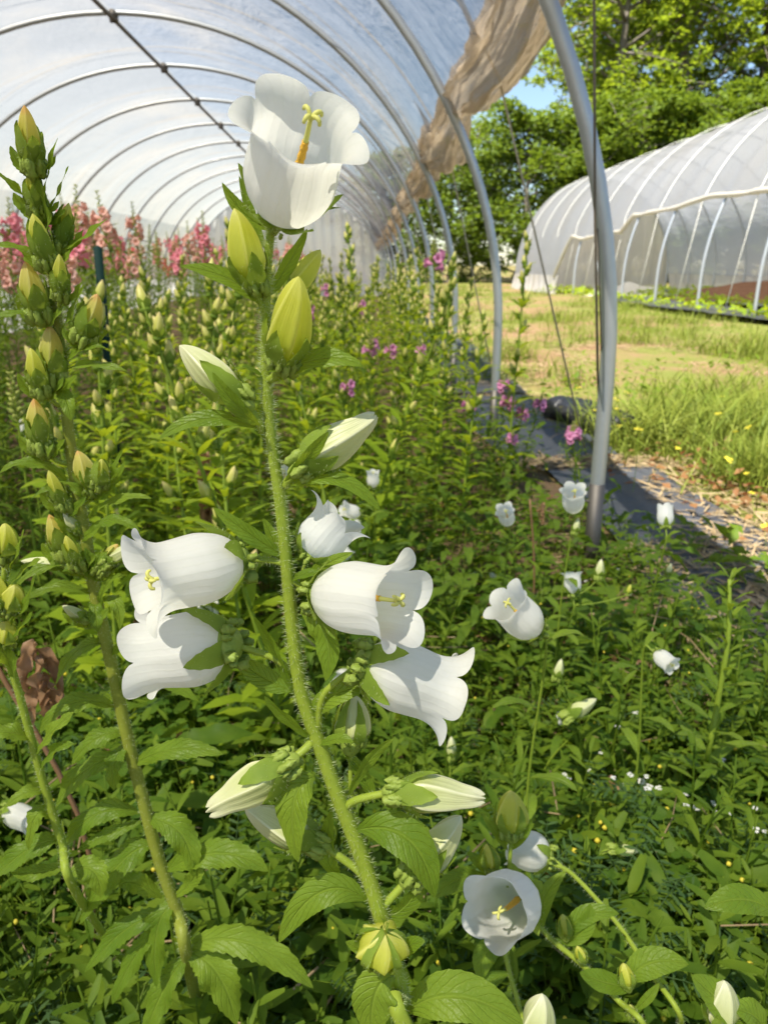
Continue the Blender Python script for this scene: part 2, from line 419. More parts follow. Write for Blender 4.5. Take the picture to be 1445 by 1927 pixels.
# ------------------------------------------------------------------ light, sky
AZ = V3(-.55, -.72, 0); AZ /= np.linalg.norm(AZ); EL = R(58)
sun = bpy.data.objects.new('sun', bpy.data.lights.new('sun', 'SUN')); C.objects.link(sun)
sun.data.energy = 5.0; sun.data.angle = R(.53); sun.data.color = (1, .95, .84)
sd = Vector((*(AZ[:2] * math.cos(EL)), math.sin(EL)))
sun.rotation_euler = sd.to_track_quat('Z', 'Y').to_euler(); sun.location = (0, 0, 30)
W = bpy.data.worlds.new('World'); S.world = W; W.use_nodes = True
nt = W.node_tree; nt.nodes.clear()
sky = nt.nodes.new('ShaderNodeTexSky'); sky.sky_type = 'NISHITA'; sky.sun_disc = False
sky.sun_elevation = EL; sky.sun_rotation = math.atan2(AZ[0], AZ[1]); sky.air_density = 1.0; sky.dust_density = .3; sky.ozone_density = 1.6
bg = nt.nodes.new('ShaderNodeBackground'); bg.inputs[1].default_value = .07
wo = nt.nodes.new('ShaderNodeOutputWorld'); nt.links.new(sky.outputs[0], bg.inputs[0]); nt.links.new(bg.outputs[0], wo.inputs[0])
S.view_settings.view_transform = 'Standard'; S.view_settings.look = 'None'; S.view_settings.gamma = 1
S.view_settings.exposure = 1.55
cy = S.cycles
cy.max_bounces = 10; cy.transparent_max_bounces = 24; cy.diffuse_bounces = 5; cy.transmission_bounces = 8; cy.glossy_bounces = 3
cy.use_denoising = True; cy.caustics_reflective = False; cy.caustics_refractive = False
cy.sample_clamp_indirect = 6
# ================================================================== the setting
mb = MB()
xs = np.concatenate([[-600, -150, -40], np.linspace(-12, 30, 85), [60, 160, 600]])
ys = np.concatenate([[-60, -10], np.linspace(-4, 50, 109), [80, 200, 900]])
XX, YY = np.meshgrid(xs, ys)
ZZ = (vnoise(XX * .5, YY * .5, 3) - .5) * .10 * np.clip((XX - 1.4) / 1.0, 0, 1) * np.clip((60 - YY) / 10, 0, 1)
mb.add(np.stack([XX, YY, ZZ], -1).reshape(-1, 3), grid_faces(len(ys), len(xs)))
structure('ground', mb, M['ground'], True)
def gz(x, y): return (vnoise(np.asarray(x) * .5, np.asarray(y) * .5, 3) - .5) * .10 * np.clip((np.asarray(x) - 1.4), 0, 1)

# strip of black landscape fabric lying along the hoops' feet
def fabric_strip(x0, x1, y0, y1, z, seed, wob=.09):
    m = MB(); n, k = int((y1 - y0) / .05) + 2, 14
    yy = np.linspace(y0, y1, n)[:, None]; u = np.linspace(0, 1, k)[None, :]
    a = x0 + (vnoise(yy * 1.3, yy * 0, seed) - .5) * wob * 2; b = x1 + (vnoise(yy * 1.1, yy * 0, seed + 1) - .5) * wob * 2
    X = a + (b - a) * u; Y = yy + 0 * u + (vnoise(X * 5, yy * .3, seed + 2) - .5) * .05
    Z = z + (vnoise(X * 7, Y * 7, seed) ** 2) * .012
    m.add(np.stack([X, Y, Z], -1).reshape(-1, 3), grid_faces(n, k)); return m
structure('path', fabric_strip(.60, 1.12, 3.05, 4.75, .014, 5), M['fabric'], True)
structure('path', fabric_strip(.70, 1.26, 1.2, 3.03, .010, 9, .08), M['fabric'], True)
structure('path', fabric_strip(.66, 1.15, 4.9, 20, .006, 15), M['fabric'], True)

# ------------------------------------------------------------------ hoop houses
def arc_pt(h, a, off=0.0):
    """h = (xc, half width, leg height, ridge height); a = 0 right springing, pi left springing"""
    xc, w, leg, top = h; return np.stack([xc + (w + off) * np.cos(a), leg + (top - leg + off) * np.sin(a)], -1)
def hoop_curve(h, off=0.0, n=56):
    xc, w, leg, top = h; a = arc_pt(h, np.linspace(0, np.pi, n), off)
    lo = np.array([[xc + w + off, -.15], [xc + w + off, leg * .5]]); hi = np.array([[xc - w - off, leg * .5], [xc - w - off, -.15]])
    return np.concatenate([lo, a, hi])
H1 = (-1.84, 2.48, .51, 2.63)
SP = 1.6
hoopY = [1.95 + SP * k for k in range(-3, 13)]
Y0, Y1 = hoopY[0], hoopY[-1]
house = empty('hoop_house', (-1.84, 0, 0), 'long open-sided tunnel of steel hoops under clear plastic, standing over the flower beds', 'greenhouse')
for k, y in enumerate(hoopY):
    m = MB(); c = hoop_curve(H1); tube(m, np.stack([c[:, 0], np.full(len(c), y), c[:, 1]], 1), .0195, 14)
    m.build('hoop', M['steel'], house)
m = MB()
tube(m, [[-1.84, Y0 - .1, 2.63 - .045], [-1.84, 6, 2.63 - .047], [-1.84, Y1 + .1, 2.63 - .045]], .0165, 10)
for y in hoopY:                                   # cross clamps under the ridge
    tube(m, [[-1.84 - .03, y, 2.63 - .045], [-1.84 + .03, y, 2.63 - .045]], .024, 10)
    tube(m, [[-1.84, y - .035, 2.63 - .012], [-1.84, y + .035, 2.63 - .012]], .03, 10)
m.build('ridge_pipe', M['steel_dark'], house)
for y in hoopY:                                   # sleeves driven into the soil that carry the hoops' feet, each with its bolt
    for sx in (1, -1):
        x = H1[0] + sx * H1[1]; m = MB(); tube(m, [[x, y, -.2], [x, y, .06], [x, y, .24]], .0215, 12)
        tube(m, [[x - sx * .029, y, .19], [x + sx * .029, y, .19]], .004, 6); m.build('ground_sleeve', M['steel_dark'], house)
# side rail on the left, inside the hoops
m = MB(); e = arc_pt(H1, np.array([np.pi - .35]))[0]; tube(m, [[e[0] + .04, Y0, e[1]], [e[0] + .04, 8, e[1]], [e[0] + .04, Y1, e[1]]], .012, 8)
m.build('side_rail', M['steel'], house)

def edge_z(y): y = np.asarray(y, float); return 1.475 - .013 * np.clip(y - 2, 0, 14) + .16 * np.clip(1.9 - y, 0, 3) + (vnoise(y * .9, y * 0, 4) - .5) * .06
def edge_a(y): return np.arcsin((edge_z(y) - H1[2]) / (H1[3] - H1[2]))
n, k = 420, 96
yy = np.linspace(Y0, Y1, n); u = np.linspace(0, 1, k)
A = edge_a(yy)[:, None] * (1 - u) + np.pi * u
Yg = yy[:, None] + 0 * A
bay = np.sin(np.pi * (Yg - hoopY[0]) / SP) ** 2
right = np.clip(1 - u / .42, 0, 1)[None, :]
fold = (vnoise(Yg * 3.2 + A * 3.5, A * 2.2, 11) - .5) * .16 + (vnoise(Yg * 7.5 - A * 3, A * 2.5, 12) - .5) * .07
off = .028 - bay * (.030 + .02 * np.sin(A)) + bay * fold * (.12 + right * .9) + bay * (vnoise(Yg * 2.2, A * 2.0, 3) - .5) * .03
xz = arc_pt(H1, A); cx = np.cos(A); sz = np.sin(A)
X = xz[..., 0] + off * cx; Z = xz[..., 1] + off * sz
kr = 40                                           # creased right slope, then the taut rest
for nm, a, b, mat in (('plastic_cover', kr, 77, 'film'), ('side_cover', 76, k, 'film_left'), ('creased_cover', 0, kr + 1, 'film_right')):
    m = MB(); m.add(np.stack([X, Yg, Z], -1)[:, a:b].reshape(-1, 3), grid_faces(n, b - a)); m.build(nm, M[mat], house)
# left curtain, let down to the ground
m = MB(); v = np.linspace(0, 1, 12)[None, :]
Xl = -1.84 - 2.46 - .03 + .05 * (vnoise(yy[:, None] * 3, v * 3, 8) - .5); Zl = .51 * (1 - v) + 0 * yy[:, None]
m.add(np.stack([Xl, yy[:, None] + 0 * v, Zl], -1).reshape(-1, 3), grid_faces(n, 12)); m.build('side_curtain', M['film_end'], house)
# the right curtain, gathered up along its edge
n = 520; yy = np.linspace(Y0, Y1, n); sides = 64
a0 = edge_a(yy); ce = arc_pt(H1, a0, .05)
tx, tz = -np.sin(a0) * (H1[1]), np.cos(a0) * (H1[3] - H1[2]); l = np.hypot(tx, tz); tx, tz = tx / l, tz / l     # up the hoop
nx, nz = tz, -tx
th = np.linspace(0, 2 * np.pi, sides, endpoint=False)[None, :]
bay = np.abs(np.sin(np.pi * (yy - hoopY[0]) / SP))[:, None]
ph = (vnoise(yy * .8, yy * 0, 21)[:, None] - .5) * 5
rip = (.20 * np.sin(5 * th + ph) + .16 * np.sin(9 * th - 1.6 * ph + 1) + .10 * np.sin(15 * th + 2.3 * ph) + .16 * (.5 - np.abs(np.sin(11 * th + 1.2 * ph)))
       + (vnoise(yy[:, None] * 9, np.cos(th) * 2 + 5, 5) - .5) * .25 + (vnoise(yy[:, None] * 2.5, np.sin(th) * 2 + 5, 6) - .5) * .35)
wid = (.074 + .06 * bay * vnoise(yy * .7, yy * 0, 31)[:, None]) * (1 + rip)
thk = (.045 + .02 * bay) * (1 + rip)
drop = -.05 * bay
px_ = ce[:, 0:1] + tx[:, None] * (np.cos(th) * wid - .03 + drop) + nx[:, None] * np.sin(th) * thk
pz_ = ce[:, 1:2] + tz[:, None] * (np.cos(th) * wid - .03 + drop) + nz[:, None] * np.sin(th) * thk
m = MB(); m.add(np.stack([px_, yy[:, None] + 0 * th, pz_], -1).reshape(-1, 3), grid_faces(n, sides, True)); m.build('rolled_curtain', M['film_roll'], house)
# far gable
m = MB(); n, k = 140, 30; u = np.linspace(-1, 1, n)[:, None]; v = np.linspace(0, 1, k)[None, :]
xa = -1.84 + 2.47 * u; ht = .51 + 2.12 * np.sqrt(np.clip(1 - u * u, 0, 1))
yv = Y1 + .05 + .05 * np.sin(u * 60 + 3 * v) * v + .07 * (vnoise(u * 14, v * 1.5, 2) - .5)
m.add(np.stack([xa + 0 * v, yv, ht * v], -1).reshape(-1, 3), grid_faces(n, k)); m.build('end_wall', M['film_end'], house)
# lashing ropes over the plastic, pegged outside the hoops
def lash(h, ya, yb, anchor, a_lo, r=.004, n=70, mat='rope', parent=house, left=True, off=.045, sag=0.0):
    a = np.linspace(a_lo, np.pi if left else np.pi * .6, n); c = arc_pt(h, a, off); y = np.linspace(ya, yb, n)
    p = np.stack([c[:, 0], y, c[:, 1]], 1)
    m = MB(); tube(m, np.concatenate([[anchor], p]), r, 6); m.build('rope', M[mat], parent)
for i, y in enumerate(hoopY[2:13]):
    ym = y + SP * .5
    if i == 0: continue
    if i == 1:
        lash(H1, 2.80, 2.80 + SP * .5, G(1104, 862), float(edge_a(np.array(2.8))) - .06); continue
    anchor = V3(.80, ym - .1, 0)
    lash(H1, ym, ym + SP * .5, anchor, float(edge_a(np.array(ym))) - .06)
    lash(H1, ym + .9, ym - .1, V3(.78, ym + .95, 0), float(edge_a(np.array(ym + .9))) - .06, .0032, mat='rope')
m = MB(); pa = PY(1117, -120, 1.86); tube(m, [pa, PY(1119, 400, 1.87), PY(1124, 700, 1.88), G(1132, 880)], .0032, 6); m.build('rope', M['rope_dark'], house)
m = MB(); tube(m, [PY(1124, 430, 1.91), PY(1131, 640, 1.92), G(1128, 930)], .0022, 6); m.build('rope', M['rope_dark'], house)

# the neighbouring hoop house, its near side half open
H2 = (8.3, 2.7, .5, 3.62)
hy2 = [10.9 + 1.9 * k for k in range(-2, 10)]
farh = empty('hoop_house', (8.3, 0, 0), 'neighbouring plastic tunnel with white ropes over its roof, across the grass path', 'greenhouse')
for y in hy2:
    m = MB(); c = hoop_curve(H2); tube(m, np.stack([c[:, 0], np.full(len(c), y), c[:, 1]], 1), .026, 10); m.build('hoop', M['steel'], farh)
m = MB(); tube(m, [[8.3, hy2[0], 3.57], [8.3, 15, 3.57], [8.3, hy2[-1], 3.57]], .02, 8); m.build('ridge_pipe', M['steel'], farh)
n, k = 260, 60; yy = np.linspace(hy2[0], hy2[-1], n); u = np.linspace(0, 1, k)
# left edge (towards us): rolled to 1.85 m on the near bays, lower, then down to the ground at the far end
ze = 1.86 - .12 * vnoise(yy * .6, yy * 0, 3) - .34 * np.clip((yy - 16.8) / .5, 0, 1) - 1.5 * np.clip((yy - 21.2) / 1.6, 0, 1)
ae = np.pi - np.where(ze > .5, np.arcsin(np.clip((ze - .5) / 3.12, 0, 1)), 0)
A = 0 * (1 - u)[None, :] + ae[:, None] * u[None, :]
bay = np.sin(np.pi * (yy - hy2[0]) / 1.9)[:, None] ** 2
off = .03 - .05 * bay * np.sin(A) + .05 * bay * (vnoise(yy[:, None] * 2, A * 3, 4) - .5)
xz = arc_pt(H2, A)
m = MB(); m.add(np.stack([xz[..., 0] + off * np.cos(A), yy[:, None] + 0 * A, xz[..., 1] + off * np.sin(A)], -1).reshape(-1, 3), grid_faces(n, k)); m.build('plastic_cover', M['film_far'], farh)
# hanging sides: the far (right) wall and the closed far bays on our side
for sx, ya, yb, nm in ((1, hy2[0], hy2[-1], 'side_curtain'), (-1, 21.9, hy2[-1], 'side_curtain')):
    yb_ = np.linspace(ya, yb, 150)[:, None]; v = np.linspace(0, 1, 10)[None, :]
    m = MB(); m.add(np.stack([8.3 + sx * (2.74 + .06 * np.sin(yb_ * 9 + v) * v + .06 * v), yb_ + 0 * v, .52 * (1 - v) + 0 * yb_], -1).reshape(-1, 3), grid_faces(150, 10)); m.build(nm, M['film_far_side'], farh)
m = MB(); u = np.linspace(-1, 1, 90)[:, None]; v = np.linspace(0, 1, 20)[None, :]
m.add(np.stack([8.3 + 2.72 * u + 0 * v, hy2[-1] + .04 + .08 * (vnoise(u * 16, v * 2, 5) - .5), (.5 + 3.12 * np.sqrt(np.clip(1 - u * u, 0, 1))) * v], -1).reshape(-1, 3), grid_faces(90, 20)); m.build('end_wall', M['film_far_side'], farh)
m = MB(); pts = []; rr = []
for y, z in zip(yy, ze):
    if y > 22.4: break
    a = np.pi - math.asin(max(0, (z - .5) / 3.12)); c = arc_pt(H2, np.array([a]), .05)[0]
    pts.append([c[0] + .01 * math.sin(y * 7), y, c[1] + .008 * math.sin(y * 3.3 + 1) + .03 * (float(vnoise(y * 1.1, 0.0, 8)) - .5)]); rr.append(.028 + .02 * float(vnoise(y * 3.0, 0.0, 7)))
tube(m, pts, rr, 12, ribs=.2); m.build('rolled_curtain', M['hem'], farh)
for i, y in enumerate(hy2[:-1]):
    for ya, yb in ((y + .75, y + .95),):
        a = np.linspace(np.pi * .28, np.pi - .42, 40); c = arc_pt(H2, a, .05); s = np.linspace(0, 1, 40)
        p = np.stack([c[:, 0], yb * (1 - s) + ya * s, c[:, 1]], 1)
        m = MB(); tube(m, np.concatenate([p, [[5.50, ya, 0]]]), .0065, 6); m.build('rope', M['rope_white'], farh)
# heaps of soil and plastic at its foot, beds inside
def heap(name, c, sx, sy, h, mat, label, cat, seed):
    m = MB(); n = 26; a = np.linspace(0, 2 * np.pi, n, endpoint=False)[None, :]; r = np.linspace(0, 1, 12)[:, None]
    X = np.cos(a) * r * sx * (1 + .25 * (vnoise(np.cos(a) * 2 + 4, np.sin(a) * 2 + 4, seed) - .5)); Y = np.sin(a) * r * sy + 0 * a
    Z = h * (1 - r ** 1.6) * (.75 + .5 * vnoise(X * 2.5 + 9, Y * 2.5, seed)) - .02
    m.add(np.stack([X + c[0], Y + c[1], Z + c[2]], -1).reshape(-1, 3), grid_faces(12, n, True)); return tag(m.build(name, M[mat], loc=c), label, cat)
heap('mulch_heap', (10.0, 17.5, 0), 3.0, 3.4, .5, 'mulch', 'heap of reddish brown mulch inside the neighbouring tunnel', 'heap', 3)
heap('plastic_heap', (6.9, 20.0, 0), 1.2, .55, .38, 'hem', 'crumpled pale plastic heaped at the foot of the neighbouring tunnel wall', 'plastic sheet', 6)
for x0 in (6.0, 7.5, 9.0):
    structure('path', fabric_strip(x0, x0 + .8, 9, 26, .07, int(x0 * 3), .05), M['fabric'], True)
m = tag(fabric_strip(5.25, 6.05, 9.5, 16.5, .11, 44, .1).build('ground_cloth', M['black'], loc=(5.6, 12, 0)), 'loose sheet of black plastic on the ground along the neighbouring tunnel', 'plastic sheet')

# ------------------------------------------------------------------ trees behind
def leaf_tmpl(l, w):
    m = MB(); m.add([[0, 0, 0], [w / 2, l * .45, .12 * l], [0, l, 0], [-w / 2, l * .45, .12 * l]], np.array([[0, 1, 2], [0, 2, 3]]), [[.5, 0], [1, .5], [.5, 1], [0, .5]]); return m
def make_tree(name, label, group, Ht, spread, nlimb, nleaf, leaf, mat, seed, low=.12, up=.55, clump=.55):
    r = np.random.default_rng(seed); root = empty(name, (0, 0, 0), label, 'tree', group)
    tr = MB(); pts = [[0, 0, -.3]]
    for i in range(1, 9): pts.append([pts[-1][0] + r.normal() * .12, pts[-1][1] + r.normal() * .12, Ht * .93 * i / 8])
    tp = spline(pts, 30); tube(tr, tp, [Ht * .016, Ht * .013, Ht * .009, Ht * .003], 9)
    cent = []
    for i in range(nlimb):
        f = low + (1 - low) * (i + r.random()) / nlimb; base = tp[min(29, int(f * 29))]
        az = i * 2.4 + r.normal() * .3; rad = spread * (math.sin(math.pi * min(1, (f - low) / (1 - low) * .78 + .16)) ** .7) * (.7 + .5 * r.random())
        rise = rad * up * (.5 + r.random() * .9)
        e = base + V3(math.cos(az) * rad, math.sin(az) * rad, rise)
        mid = (base + e) / 2 + V3(r.normal() * .15, r.normal() * .15, -.06 * rad + .2)
        lp = spline([base, mid, e], 9); tube(tr, lp, [Ht * .0055, Ht * .003, Ht * .001], 5)
        for q in range(3, 9):
            cent.append(lp[q])
            for _ in range(2):
                tw = lp[q] + r.normal(size=3) * V3(.6, .6, .45) * rad * .34
                tube(tr, spline([lp[q], (lp[q] + tw) / 2 + V3(0, 0, .1), tw], 4), [Ht * .0018, Ht * .0006], 3); cent.append(tw)
    tr.build('trunk', M['bark'], root)
    cent = np.array(cent); k = nleaf
    w = r.random(len(cent)) ** 1.5 + .1; idx = r.choice(len(cent), k, p=w / w.sum())
    # boughs of leaves: flat-topped sprays round each twig
    d = r.normal(size=(k, 3)); d /= np.linalg.norm(d, axis=1)[:, None]; d *= (r.random(k) ** .5)[:, None]
    pos = cent[idx] + d * V3(clump, clump, clump * .55) * (.6 + .8 * r.random(len(cent)))[idx][:, None]
    cr = MB(); scatter(cr, leaf_tmpl(leaf, leaf * .55), pos, rand_rots(r, k, .8), .65 + .7 * r.random(k))
    cr.build('crown', M[mat], root)
    return root
GT = 'tall trees beyond the field'; GU = 'dark bushy trees at the edge of the field'
tA = make_tree('broadleaf_tree', 'tall bright green tree with layered boughs behind the neighbouring tunnel', GT, 20, 5.0, 46, 17000, .30, 'tree_leaf', 3)
tB = make_tree('broadleaf_tree', 'tall bright green tree with layered boughs behind the neighbouring tunnel', GT, 17, 4.4, 40, 15000, .28, 'tree_leaf', 8, .10)
tC = make_tree('bushy_tree', 'low dark green tree at the far edge of the field', GU, 7.5, 3.2, 26, 12000, .24, 'pine_leaf', 5, .03, .35, .6)
tA.location = (15.8, 41, 0); tB.location = (13.1, 40, 0); tC.location = (7.5, 36, 0)
for t_, x, y, rz, s in ((tA, 20.5, 43, 2.1, 1.0), (tB, 24.5, 40, 4.0, 1.12), (tB, 17.8, 47, 5.2, 1.1), (tB, 28, 46, 2.7, 1.1), (tB, 6.4, 45, 2.7, .50), (tA, 14.6, 48, 3.7, .8),
                        (tC, 4.2, 37, 1, .8), (tC, 1.5, 39, 2, .8), (tC, 9.8, 36, 3, 1.0), (tC, 12.5, 36, 4, 1.1), (tC, 15.5, 37, 5, 1.1), (tC, 18.5, 37, 6, 1.15), (tC, 22, 38, .5, 1.1), (tC, 26, 40, 2.5, 1.1)):
    dup(t_, (x, y, 0), rz, s)

# ------------------------------------------------------------------ grass and litter outside
def blade_tmpl(bend, w=.05):
    m = MB(); s = np.linspace(0, 1, 5)[:, None]; ww = w * (1 - s ** 1.6) * .5
    c = np.concatenate([0 * s, bend * s ** 2, s * (1 - .35 * bend * s)], 1)
    m.add(np.stack([c - np.concatenate([ww, 0 * s, 0 * s], 1), c + np.concatenate([ww, 0 * s, 0 * s], 1)], 1).reshape(-1, 3), grid_faces(5, 2)); return m
def field_points(n, x0, x1, y0, y1, r, power=1.4):
    yv = (y0 ** (1 - power) + r.random(n) * (y1 ** (1 - power) - y0 ** (1 - power))) ** (1 / (1 - power)) if power != 1 else y0 * (y1 / y0) ** r.random(n)
    return x0 + r.random(n) * (x1 - x0), yv
r = np.random.default_rng(31)
gm = MB()
for bend, w, n in ((.5, .05, 60000), (.9, .04, 56000), (.25, .045, 30000)):
    x, y = field_points(n, .95, 9.5, 1.6, 34, r, 1.5); x = .95 + (x - .95) * np.clip(y / 8, .32, 1.0)
    k = vnoise(x * 1.1, y * 1.1, 41) * .6 + vnoise(x * 3.3, y * 3.3, 42) * .4
    keep = (k + .25 * np.clip((x - 1.5) / 1.5, -1, .5) > .53 + .24 * r.random(n) + .3 * (np.hypot((x - 2.4) / .9, (y - 6.2) / 1.4) < 1) + .12 * (x < 1.3)) & ~((x > 5.4) & (x < 9.9) & (r.random(n) < .85)); x, y, k = x[keep], y[keep], k[keep]
    hgt = (.04 + .30 * np.clip(k - .38, 0, 1) + .05 * r.random(len(x))) * (.7 + .7 * r.random(len(x)))
    scatter(gm, blade_tmpl(bend, w * 1.1), np.stack([x, y, gz(x, y)], 1), rand_rots(r, len(x), .3), hgt)
# two taller arching tufts by the path
for cx_, cy_, nn, hh in ((1.35, 3.3, 500, .34), (1.75, 3.6, 500, .32), (1.6, 2.7, 350, .26), (1.05, 5.6, 260, .22), (2.3, 4.6, 350, .28), (1.25, 6.8, 350, .25)):
    a = r.normal(size=(nn, 2)) * .17
    scatter(gm, blade_tmpl(.9, .022), np.stack([cx_ + a[:, 0], cy_ + a[:, 1], 0 * a[:, 0]], 1), rand_rots(r, nn, .35), hh * (.5 + .8 * r.random(nn)))
stuff('grass', gm, M['grass'], 'patchy yellow green grass growing on the path between the two tunnels', 'grass')
lm = MB(); n = 20000
x, y = field_points(n, .55, 2.6, 1.2, 14, r, 1.3); x[:6000] = 1.2 + 5 * r.random(6000); y[:6000] = 3 + 9 * r.random(6000); x[6000:6500] = .6 + .7 * r.random(500); y[6000:6500] = 3.04 + .05 * r.normal(size=500)
keep = (vnoise(x * 2.5, y * 1.2, 61) > .54) | (np.abs(y - 3.04) < .12); x, y = x[keep], y[keep]; n = len(x)
sm = MB(); sm.add([[-.5, 0, 0], [.5, 0, 0], [.5, .07, .01], [-.5, .07, .01]], np.array([[0, 1, 2, 3]]))
scatter(lm, sm, np.stack([x, y, .014 + gz(x, y) + .012 * r.random(n)], 1), rand_rots(r, n, .12), .03 + .09 * r.random(n))
stuff('straw_litter', lm, M['straw'], 'dry straw scattered over the black cloth and the path', 'straw')
# low weeds in the field: broad green and reddish
wm = MB(); n = 7000
x, y = field_points(n, .95, 8, 1.7, 22, r, 1.4); x = .95 + (x - .95) * np.clip(y / 8, .3, 1)
keep = vnoise(x * 1.6, y * 1.6, 71) > .55; x, y = x[keep], y[keep]; n = len(x)
scatter(wm, leaf_tmpl(1, .5), np.stack([x, y, .02 + .06 * r.random(n)], 1), rand_rots(r, n, .6), .03 + .04 * r.random(n))
stuff('field_weeds', wm, M['weed'], 'low broad-leaved weeds growing between the two tunnels', 'weeds')
wm = MB(); n = 420; x = 1.55 + r.normal(size=n) * .28; y = 2.55 + r.normal(size=n) * .35
scatter(wm, leaf_tmpl(1, .6), np.stack([x, y, .02 + .07 * r.random(n)], 1), rand_rots(r, n, .6), .025 + .03 * r.random(n))
stuff('red_weeds', wm, M['red_leaf'], 'reddish low weeds at the edge of the sunny path', 'weeds')
# crop rows inside the neighbour
cm = MB(); n = 2200; x = r.choice([5.7, 7.1, 8.6, 10.0], n) + r.normal(size=n) * .16; y = 9 + r.random(n) * 14
scatter(cm, leaf_tmpl(1, .5), np.stack([x, y, .1 + .12 * r.random(n)], 1), rand_rots(r, n, .7), .09 + .08 * r.random(n))
stuff('crop_rows', cm, M['leaf_bg'], 'rows of low green crop along the neighbouring tunnel', 'plants')
# roll of black cloth on the path
p0, p1 = G(1048, 768, .06), G(1180, 812, .06)
rm = MB(); pr = spline([p0, (p0 + p1) / 2 + V3(0, .03, .01), p1], 24)
th = np.linspace(0, 2 * np.pi, 20, endpoint=False); dirv = nrm(p1 - p0); side = nrm(np.cross(dirv, V3(0, 0, 1)))
rows = [c + np.outer(np.cos(th) * (.088 + .022 * vnoise(i * .5 + 0 * th, th, 3)), side) + np.outer(np.sin(th) * (.062 + .022 * vnoise(i * .6 + 0 * th, th, 4)), V3(0, 0, 1)) for i, c in enumerate(pr)]
rows = [pr[0] + (rows[0] - pr[0]) * .35 + dirv * .05, pr[0] + (rows[0] - pr[0]) * .75 - dirv * .004] + rows + [pr[-1] + (rows[-1] - pr[-1]) * .5]
rm.add(np.concatenate(rows), grid_faces(len(rows), 20, True))
tag(rm.build('cloth_roll', M['black'], loc=(p0 + p1) / 2), 'roll of black landscape cloth lying on the path behind the nearest hoop', 'roll')
# ================================================================== plant pieces
def leaf(mb, p0, p1, p2, width, up=(0, -.6, 1), mat=0, nl=40, nw=7, serr=.06, nser=13, fold=.28, wave=.05, seed=0, roll=0.0, shape=1.0):
    """one leaf blade along a curve p0-p1-p2: narrow foot, pointed tip, toothed rim, folded along the midrib, wavy"""
    r = np.random.default_rng(seed); p0, p1, p2 = map(np.asarray, (p0, p1, p2))
    t = np.linspace(0, 1, nl)[:, None]
    c = p0 * (1 - t) ** 2 + 2 * p1 * t * (1 - t) + p2 * t * t
    T = np.gradient(c, axis=0); T /= np.linalg.norm(T, axis=1)[:, None] + 1e-12
    up = np.asarray(up, float); Sd = np.cross(T, up); Sd /= np.linalg.norm(Sd, axis=1)[:, None] + 1e-9
    N = np.cross(Sd, T)
    if roll: Sd, N = Sd * math.cos(roll) + N * math.sin(roll), N * math.cos(roll) - Sd * math.sin(roll)
    tt = t[:, 0]; pr = np.clip(tt, 0, 1) ** (.75 * shape) * (1 - tt) ** .80; pr = pr / pr.max(); pr = np.maximum(pr, .14 * (1 - tt) ** .5)
    tooth = 1 + serr * ((tt * nser) % 1 - .6)
    w = width * .5 * pr
    x = np.linspace(-1, 1, nw)[None, :]; ax = np.abs(x)
    L = np.linalg.norm(p2 - p0)
    ph = r.random() * 6; wv = wave * width * np.sin(tt * 15 + ph)[:, None] * ax ** 2 * np.sign(x + .001 * 0) * 1.0 + wave * .6 * width * np.sin(tt * 9 + ph * 2)[:, None] * ax ** 2
    W_ = w[:, None] * x * np.where(ax > .99, tooth[:, None], 1)
    Vv = c[:, None, :] + Sd[:, None, :] * W_[..., None] + N[:, None, :] * (fold * np.abs(W_) * (1 - .45 * ax) + wv * (pr[:, None]))[..., None]
    U = np.stack([np.repeat(.5 + .5 * x, nl, 0), np.repeat(t, nw, 1)], -1)
    mb.add(Vv.reshape(-1, 3), grid_faces(nl, nw), U.reshape(-1, 2), mat)

